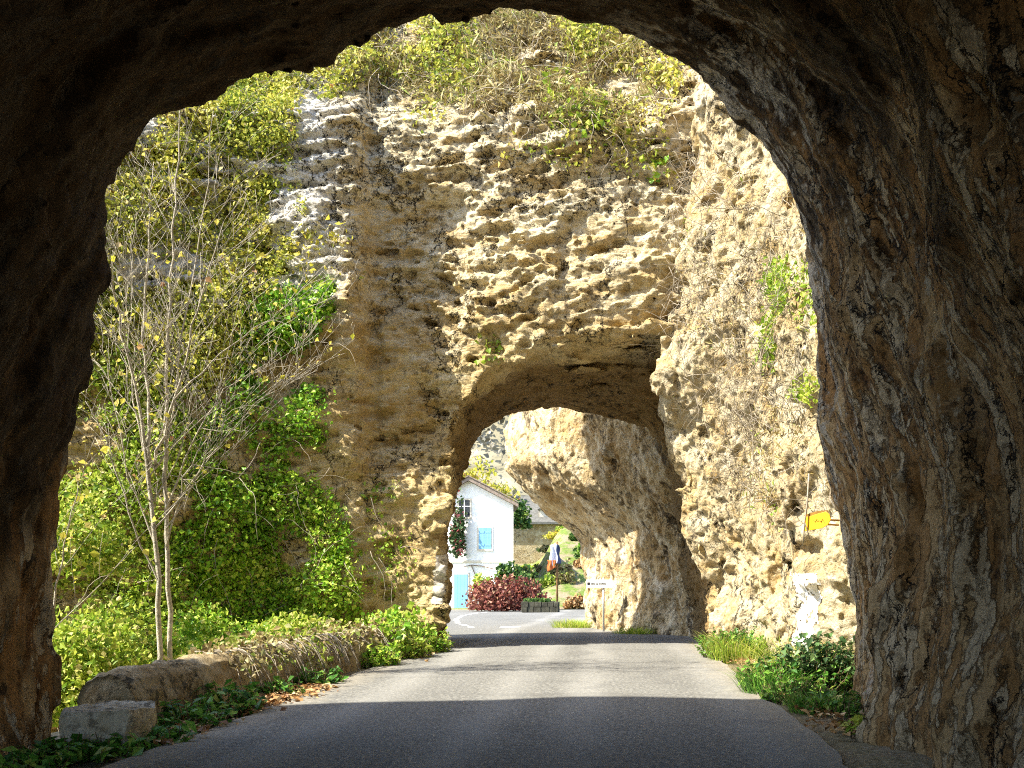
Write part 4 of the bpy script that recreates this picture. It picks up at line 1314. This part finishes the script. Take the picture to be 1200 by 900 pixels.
# ------------------------------------------------------------------ signs and flag
def yellow_sign():
    c = at(968, 610, 13.05)
    root = empty('arrow_sign', (c[0] - 0.06, c[1] + 0.25, c[2]), 'rusty yellow plate sign with one rounded end fixed to the cliff', 'sign')
    P = [(-0.165, -0.105), (0.06, -0.085), (0.13, -0.05), (0.168, 0.01), (0.155, 0.07), (0.11, 0.11), (0.02, 0.095), (-0.07, 0.075), (-0.145, 0.065)]
    mb = MB(); mb.prism(P, -0.008, 0.008); a = mb.build('plate', M['signy'], root, bevel=0.004)
    mb = MB(); mb.prism([(-0.16, 0.09), (-0.135, 0.065), (0.11, 0.115), (0.14, 0.09), (0.12, 0.125), (0.0, 0.125)], -0.003, 0.012); mb.build('rusty_edge', M['rust'], root)
    mb = MB()
    for q in range(3):
        x0 = -0.02 + q * 0.045
        mb.tube([(x0 - .02, -0.0095, 0.02 - q * .02), (x0, -0.0095, -0.005 + q * 0.014), (x0 + .025, -0.0095, 0.03 - .03 * q)], 0.0045, 4)
    mb.build('worn_mark', M['rust'], root)
    mb = MB(); mb.tube([(0.06, 0.0, 0.02), (0.08, 0.25, 0.02), (0.1, 0.6, 0.02)], 0.012, 6); mb.tube([(-0.06, 0.0, -0.02), (-0.04, 0.25, -0.02), (-0.02, 0.6, -0.02)], 0.012, 6)
    mb.build('bracket', M['rust'], root)
    root.rotation_euler = (0, math.radians(-3), math.radians(-38)); root.scale = (1.1, 1.0, 1.0)


yellow_sign()


def hanging_root():
    p = [at(948, 555, 13.4), at(946, 590, 13.35), at(943, 612, 13.35), at(941, 640, 13.4)]
    q = [at(943, 612, 13.35), at(950, 634, 13.38)]
    mb = MB(); mb.tube(p, [0.012, 0.011, 0.01, 0.006], 5); mb.tube(q, [0.009, 0.005], 4)
    tag(mb.build('hanging_root', M['twig'], smooth=True), 'thin forked dry root hanging beside the yellow sign', 'root')


hanging_root()


def direction_sign():
    Y = 25.5
    x, y, z = at(704, 684, Y)
    g = float(ground_z(x, Y))
    root = empty('direction_sign', (x, Y, g), 'white arrow shaped direction sign on a thin post before the sunlit overhang', 'sign')
    zc = z - g; hw, hh = 0.345, 0.095
    mb = MB(); mb.prism([(-hw, zc - hh), (hw - 0.07, zc - hh), (hw, zc), (hw - 0.07, zc + hh), (-hw, zc + hh)], -0.015, 0.0); mb.build('plate', M['signw'], root)
    mb = MB()
    def bar(a, b, c, d): mb.box(a, b, -0.0185, -0.0160, zc + c, zc + d)
    bar(-hw + 0.03, -hw + 0.09, -0.028, 0.028)
    r = random.Random(5); u = -hw + 0.125
    for w in (4, 2, 7):
        for k in range(w):
            hgt = r.choice((0.02, 0.02, 0.032)); bar(u, u + 0.008, -0.02, -0.02 + hgt + 0.01)
            if r.random() < 0.6: bar(u + 0.0085, u + 0.018, -0.02, -0.013)
            if r.random() < 0.6: bar(u + 0.0085, u + 0.018, 0.003, 0.010)
            u += 0.024
        u += 0.022
    mb.build('lettering', M['black'], root)
    mb = MB(); mb.tube([(0.06, 0.03, -0.1), (0.06, 0.03, zc + 0.14)], 0.024, 10); mb.build('post', M['steel'], root, True)
    root.rotation_euler = (0, 0, math.radians(-14))


direction_sign()


def flag():
    Y = 57.5
    x0, y0, z0 = at(653, 690, Y)
    g = float(ground_z(x0, Y))
    root = empty('flag', (x0, Y, g), 'blue, white and orange red flag hanging limp from a short wooden post', 'flag')
    top = at(653, 636, Y)[2] - g
    mb = MB(); mb.tube([(0, 0, -0.2), (0, 0, top + 0.05)], 0.055, 8); mb.build('post', M['wood'], root, True)
    s = Y / F_PX
    def cloth(a0, a1, name, mat):
        V, Q = [], []
        n, m = 10, 14
        for i in range(n + 1):
            for j in range(m + 1):
                u, v = i / n, j / m
                # three hanging bands, swept down and to the left
                w = a0 + (a1 - a0) * u
                x = 0.1 - 0.62 * w + 0.16 * v * (0.5 - w) + 0.03 * math.sin(v * 9 + w * 8)
                z = top - 0.05 - 0.25 * abs(w - 0.35) - v * (0.95 + 0.25 * w)
                V.append((x, -0.1 + 0.09 * math.sin(w * 17 + v * 2), z))
        for i in range(n):
            for j in range(m):
                Q.append((i * (m + 1) + j, (i + 1) * (m + 1) + j, (i + 1) * (m + 1) + j + 1, i * (m + 1) + j + 1))
        o = np_mesh(name, np.array(V), np.array(Q), mat, root)
        md = o.modifiers.new('s', 'SOLIDIFY'); md.thickness = 0.01
    cloth(0.0, 0.2, 'blue_band', M['fblue']); cloth(0.201, 0.72, 'white_band', M['fwhite'])
    # red end folds down below the white
    V, Q = [], []
    for i in range(9):
        for j in range(9):
            u, v = i / 8, j / 8
            V.append((-0.5 + 0.42 * u + 0.03 * math.sin(v * 7), -0.16 + 0.06 * math.sin(u * 12 + v), top - 0.9 - v * (0.62 - 0.25 * u)))
    for i in range(8):
        for j in range(8): Q.append((i * 9 + j, (i + 1) * 9 + j, (i + 1) * 9 + j + 1, i * 9 + j + 1))
    o = np_mesh('red_band', np.array(V), np.array(Q), M['fred'], root); md = o.modifiers.new('s', 'SOLIDIFY'); md.thickness = 0.01


flag()


# ------------------------------------------------------------------ far houses
def house():
    g = -0.58
    root = empty('white_house', (-8.4, 62.0, g), 'white gabled house with light blue shutter and door beyond the arch', 'house')
    W, Dp, He, Hr = 2.62, 9.0, 5.75, 7.1        # half width, depth, eaves, ridge above ground
    mb = MB()
    mb.prism([(-W, -0.4), (W, -0.4), (W, He), (0, Hr), (-W, He)], 0, Dp)
    wall = mb.build('wall', M['render'], root)
    # roof slabs with overhang
    sl = (Hr - He) / W; ov = 0.28
    mb = MB()
    for s in (-1, 1):
        e = (s * (W + ov), He - sl * ov)
        poly = [(0, Hr + 0.02), e, (e[0], e[1] + 0.2), (0, Hr + 0.24)]
        if s < 0: poly = poly[::-1]
        poly = poly[::-1]
        mb.prism(poly, -0.35, Dp + 0.3)
    roof = mb.build('roof', M['rooft'], root)
    mb = MB()                                    # verge tiles, slightly proud
    for s in (-1, 1):
        for k in range(11):
            a = k / 11; b = (k + 0.92) / 11
            x0, x1 = s * a * (W + ov), s * b * (W + ov)
            z0, z1 = Hr + 0.245 - sl * abs(x0), Hr + 0.245 - sl * abs(x1)
            mb.add([(x0, -0.42, z0), (x1, -0.42, z1), (x1, -0.1, z1), (x0, -0.1, z0), (x0, -0.42, z0 + .07), (x1, -0.42, z1 + .05), (x1, -0.1, z1 + .05), (x0, -0.1, z0 + .07)],
                   [(3, 2, 1, 0), (4, 5, 6, 7), (0, 1, 5, 4), (1, 2, 6, 5), (2, 3, 7, 6), (3, 0, 4, 7)])
    keep_ = mb.build('verge_tiles', M['rooft'], roof)
    mb = MB(); mb.box(-W - 0.02, W + 0.02, -0.05, 0, 2.55, 2.68); mb.build('string_course', M['cream'], root)
    # windows
    def win(x0, x1, z0, z1, closed):
        mb = MB(); t = 0.09
        mb.box(x0 - t, x1 + t, -0.03, 0, z1, z1 + t); mb.box(x0 - t, x1 + t, -0.06, 0, z0 - t, z0); mb.box(x0 - t, x0, -0.03, 0, z0, z1); mb.box(x1, x1 + t, -0.03, 0, z0, z1)
        w = mb.build('window', M['cream'], root)
        if closed:
            m = (x0 + x1) / 2
            for a, b in ((x0, m - .008), (m + .008, x1)):
                mb = MB(); n = 4; bw = (b - a) / n
                for k in range(n): mb.box(a + k * bw + .004, a + (k + 1) * bw - .004, -0.045, -0.005, z0 + .01, z1 - .01)
                for q in (0.2, 0.8): mb.box(a + .02, b - .02, -0.06, -0.045, z0 + (z1 - z0) * q - .05, z0 + (z1 - z0) * q + .05)
                mb.build('shutter', M['shutter'], w)
        else:
            mb = MB(); mb.box(x0, x1, -0.012, -0.004, z0, z1); mb.build('pane', M['glass'], w)
            mb = MB(); mb.box((x0 + x1) / 2 - .03, (x0 + x1) / 2 + .03, -0.03, -0.012, z0, z1); mb.box(x0, x1, -0.029, -0.0125, z0 + .6 * (z1 - z0), z0 + .6 * (z1 - z0) + .05); mb.build('frame', M['render'], w)
    win(0.62, 1.36, 3.3, 4.5, True)
    win(-0.55, 0.1, 5.1, 6.05, False)
    # door
    mb = MB(); mb.box(-0.9, 0.06, -0.05, 0, -0.1, 1.98); d = mb.build('door_frame', M['cream'], root)
    mb = MB()
    for k in range(4): mb.box(-0.82 + k * 0.2 + .004, -0.62 + k * 0.2 - .004, -0.075, -0.052, 0.0, 1.9)
    dd = mb.build('door', M['shutter'], root)
    mb = MB(); mb.box(-0.1, -0.06, -0.12, -0.075, 0.9, 1.02); mb.build('handle', M['steel'], dd)
    # cable along the wall
    mb = MB(); mb.tube([(-0.3, -0.08, 2.3), (0.2, -0.08, 2.42), (0.8, -0.08, 2.36), (1.5, -0.08, 2.2), (2.5, -0.08, 2.18)], 0.025, 5)
    mb.tube([(0.2, -0.08, 2.4), (0.55, -0.08, 1.6), (0.95, -0.08, 0.9)], 0.03, 5)
    mb.build('cable', M['cable'], root)
    for o in (wall, roof, keep_):                # the plan is oblique: the long sides run back to the left
        for v in o.data.vertices: v.co.x -= 0.36 * v.co.y
    root.rotation_euler = (0, 0, math.radians(-12))
    return root


house()
bush('flowering_creeper', 'dark creeper with red flowers below the upper window of the white house', 'creeper', (-9.0, 61.7, 2.3), (0.5, 0.25, 3.2), 900, 0.17, 'flower', 601, stem=True, lumps=16)


def second_house():
    x, y, z = at(617, 612, 78.0)
    g = float(ground_z(x, y)) - 1.5
    root = empty('stone_house', (x, y, g), 'small house with pale grey roof on the slope behind the white house', 'house')
    h = z - g
    mb = MB(); mb.box(-2.6, 2.4, 0, 6, 0, h); mb.build('wall', M['oldwall'], root)
    mb = MB()
    mb.add([(-2.9, -0.4, h), (2.7, -0.4, h), (2.0, 3, h + 2.1), (-2.3, 3, h + 2.1), (2.7, 6.4, h), (-2.9, 6.4, h),
            (-2.9, -0.4, h - .15), (2.7, -0.4, h - .15), (2.7, 6.4, h - .15), (-2.9, 6.4, h - .15)],
           [(0, 1, 2, 3), (1, 4, 2), (4, 5, 3, 2), (5, 0, 3), (6, 7, 1, 0), (7, 8, 4, 1), (8, 9, 5, 4), (9, 6, 0, 5), (9, 8, 7, 6)])
    r = mb.build('roof', M['slate'], root)
    mb = MB(); mb.box(0.9, 2.1, 0.25, 2.4, h + 0.05, h + 0.95); mb.build('dormer', M['cream'], r)
    mb = MB(); mb.prism([(0.75, h + 0.9), (2.25, h + 0.9), (1.5, h + 1.35)], 0.05, 2.6); mb.build('dormer_roof', M['slate'], r)


second_house()

# planting by the far bend
x, y, z = at(601, 702, 57.5)
bush('round_shrub', 'round dark green shrub in front of the white house', 'shrub', (x, y, z - 0.3), (1.25, 1.0, 2.5), 4200, 0.17, 'shrub', 611, lumps=16)
x, y, z = at(590, 714, 54.0)
bush('red_shrub', 'wide dark red leaved shrub at the road edge before the white house', 'shrub', (x, y, z), (2.15, 0.9, 1.65), 6500, 0.14, 'red', 612, lumps=26)
x, y, z = at(567, 700, 57.0)
bush('yellow_shrub', 'small yellow green shrub peeking above the red shrub', 'shrub', (x, y, z), (0.6, 0.5, 1.2), 1200, 0.15, 'lime', 613)


def planter():
    Y = 51.0
    x0, _, z0 = at(612, 716, Y); x1, _, z1 = at(655, 705, Y)
    r = random.Random(4)
    g = z0 - 0.05
    root = empty('planter', ((x0 + x1) / 2, Y, g), 'low dark stone planter with green plants beside the far bend', 'planter')
    hw = (x1 - x0) / 2; H = z1 - g
    mb = MB()
    for row in range(2):
        u = -hw
        while u < hw - 0.1:
            w = min(r.uniform(.22, .42), hw - u)
            for (ya, yb) in ((-0.5, -0.22), (0.25, 0.5)):
                mb.box(u + .01, u + w - .01, ya + r.uniform(-.02, .02), yb, row * H / 2 + .005, (row + 1) * H / 2 - .005 + r.uniform(-.02, .02))
            u += w
        mb.box(-hw - 0.02, -hw + .2, -.2, .24, row * H / 2, (row + 1) * H / 2 - .01); mb.box(hw - .2, hw + .02, -.2, .24, row * H / 2, (row + 1) * H / 2 - .01)
    mb.build('stone_edging', M['darkstone'], root, bevel=0.015)
    mb = MB(); mb.box(-hw + .2, hw - .2, -.22, .25, 0, H - .06); mb.build('soil', M['stem'], root)
    rr = np.random.default_rng(9); n = 700
    P = np.stack([rr.uniform(-hw * .9, hw * .5, n), rr.uniform(-.45, .4, n), H + rr.random(n) * 0.16 - .03], 1)
    leaf_mesh('plants', P, np.tile([0, -.3, 1.0], (n, 1)), 0.1, M['shrub'], root, seed=10)


planter()

# scrub on the slope behind the bend
r = random.Random(77)
spots = []
looks = [('lime', 'yellow green'), ('drygrass', 'tan'), ('drygrass', 'straw coloured'), ('shrub', 'dark green'), ('yellow', 'golden yellow'), ('ivy', 'fresh green'), ('litter', 'rust brown')]
places = ['low on the slope right of the flag', 'beside the flag post', 'above the planter', 'at the foot of the slope by the road', 'against the edge of the rock overhang',
          'high on the slope under the grey roof', 'midway up the slope behind the flag', 'left of the flag', 'below the stone house', 'next to the round shrub']
sizes = ['small', 'broad', 'rounded', 'loose', 'scraggly']
used = set()
for i in range(34):
    px = r.uniform(604, 700); py = r.uniform(618, 702)
    Y = 59 + (702 - py) * 0.30 + r.uniform(-0.6, 0.6)
    X = (px - CXP) / F_PX * Y
    z = float(ground_z(X, Y))
    near = ('at the foot of the far slope' if py > 688 else 'low on the far slope' if py > 668 else 'midway up the far slope' if py > 645 else 'high on the far slope')
    side = ('beside the round shrub' if px < 630 else 'left of the flag' if px < 645 else 'behind the flag post' if px < 662 else 'by the rock overhang' if px > 682 else 'right of the flag')
    opts = [q for q in (0, 1, 2, 1, 0, 3, 4, 5, 6) if (q, near, side) not in used]
    if not opts: continue
    q = r.choice(opts); used.add((q, near, side))
    mat, cname = looks[q]
    lab = f'{cname} bush {near}, {side}'
    rad = r.uniform(0.5, 1.1)
    bush('scrub_bush', lab, 'bush', (X, Y, z - 0.1), (rad, rad * .8, rad * r.uniform(0.7, 1.3)), 620, 0.16, mat, 700 + i, 'scrub on the far slope', stem=False, lumps=8)
bush('autumn_bush', 'orange and yellow bush directly above the ridge of the white house', 'bush', (*at(570, 572, 80.0)[:2], at(570, 590, 80.0)[2]), (2.6, 1.5, 3.0), 2600, 0.22, 'yellow', 760, lumps=14)
bush('dark_bush', 'dark green bush between the white house eaves and the grey roof', 'bush', (*at(606, 610, 72.0)[:2], at(606, 618, 72.0)[2]), (0.9, 0.9, 1.9), 1200, 0.2, 'shrub', 761)
tuft('grass_tuft', 'bright green grass patch at the foot of the rock overhang', 'grass', -1.15, 28.4, 0.55, 0.28, 900, 'lime', 770, z=-0.09)
tuft('grass_tuft', 'short grass strip under the white direction sign', 'grass', 0.35, 24.4, 0.5, 0.18, 500, 'lime', 771, z=0)


def woodland():
    c, n, a = face_data(HV.astype(np.float32), HQ)
    rr = np.random.default_rng(790)
    m = (c[:, 0] > -80) & (c[:, 0] < 60) & (c[:, 1] < 300)
    P0 = c[m]
    ids = rr.integers(0, len(P0), 2600)
    T = P0[ids] + np.stack([rr.uniform(-2.6, 2.6, 2600), rr.uniform(-2.6, 2.6, 2600), np.zeros(2600)], 1)
    k = rr.integers(0, 2600, 60000)
    d = rr.normal(size=(60000, 3)); d /= np.linalg.norm(d, axis=1)[:, None]
    P = T[k] + d * np.array([1.7, 1.7, 2.4]) * (rr.random((60000, 1)) ** .5) + np.array([0, 0, 2.2])
    col = np.clip(rr.random(60000) * 0.75 + 0.3 * (rr.random(2600)[k] - .3), 0, 1)
    tag(leaf_mesh('woodland', P, d, 0.5, M['scrubfar'], seed=791, rnd=col), 'grey bare woodland on the far hill', 'woodland', kind='stuff')


woodland()

vine('hanging_plant', 'loose green plants scattered below the dry scrub on the arch face', 'plants', AV, AQ,
     [(430, 90), (640, 100), (780, 120), (785, 215), (700, 195), (560, 175), (450, 140)], 200, 0.058, 'limeyellow', 216, stems=110, thr=0.12, thick=0.25, facing=FRONT)
# ------------------------------------------------------------------ light, world, camera
EL, AZ = math.radians(47), math.radians(17)      # sun: from the left, a little behind the camera
S = Vector((-math.cos(EL) * math.cos(AZ), -math.cos(EL) * math.sin(AZ), math.sin(EL)))
sun = bpy.data.lights.new('sun', 'SUN'); sun.energy = 4.0; sun.angle = math.radians(0.5); sun.color = (1.0, 0.93, 0.77)
so = bpy.data.objects.new('sun', sun); COL.objects.link(so); so.rotation_euler = S.to_track_quat('Z', 'Y').to_euler()

w = bpy.data.worlds.new('World'); scene.world = w; w.use_nodes = True
nt = w.node_tree
bg = nt.nodes['Background']; sky = nt.nodes.new('ShaderNodeTexSky'); sky.sky_type = 'NISHITA'; sky.sun_disc = False
sky.sun_elevation = EL; sky.sun_rotation = math.atan2(S.x, S.y)
nt.links.new(sky.outputs[0], bg.inputs[0]); bg.inputs[1].default_value = 0.15

cam = bpy.data.cameras.new('camera'); cam.sensor_width = 36; cam.lens = 36 * F_PX / 1200
cam.shift_x = -(CXP - 600) / 1200; cam.shift_y = (CYP - 450) / 1200
cam.clip_start = 0.05; cam.clip_end = 2000
co = bpy.data.objects.new('camera', cam); COL.objects.link(co); co.location = (0, 0, HCAM); co.rotation_euler = (math.radians(90), 0, 0)
scene.camera = co
scene.view_settings.view_transform = 'Standard'; scene.view_settings.look = 'None'
scene.view_settings.exposure = 1.85; scene.view_settings.gamma = 1
scene.cycles.max_bounces = 8; scene.cycles.diffuse_bounces = 5; scene.cycles.use_denoising = False; scene.cycles.use_guiding = True; scene.cycles.sample_clamp_indirect = 4; scene.cycles.filter_width = 1.1
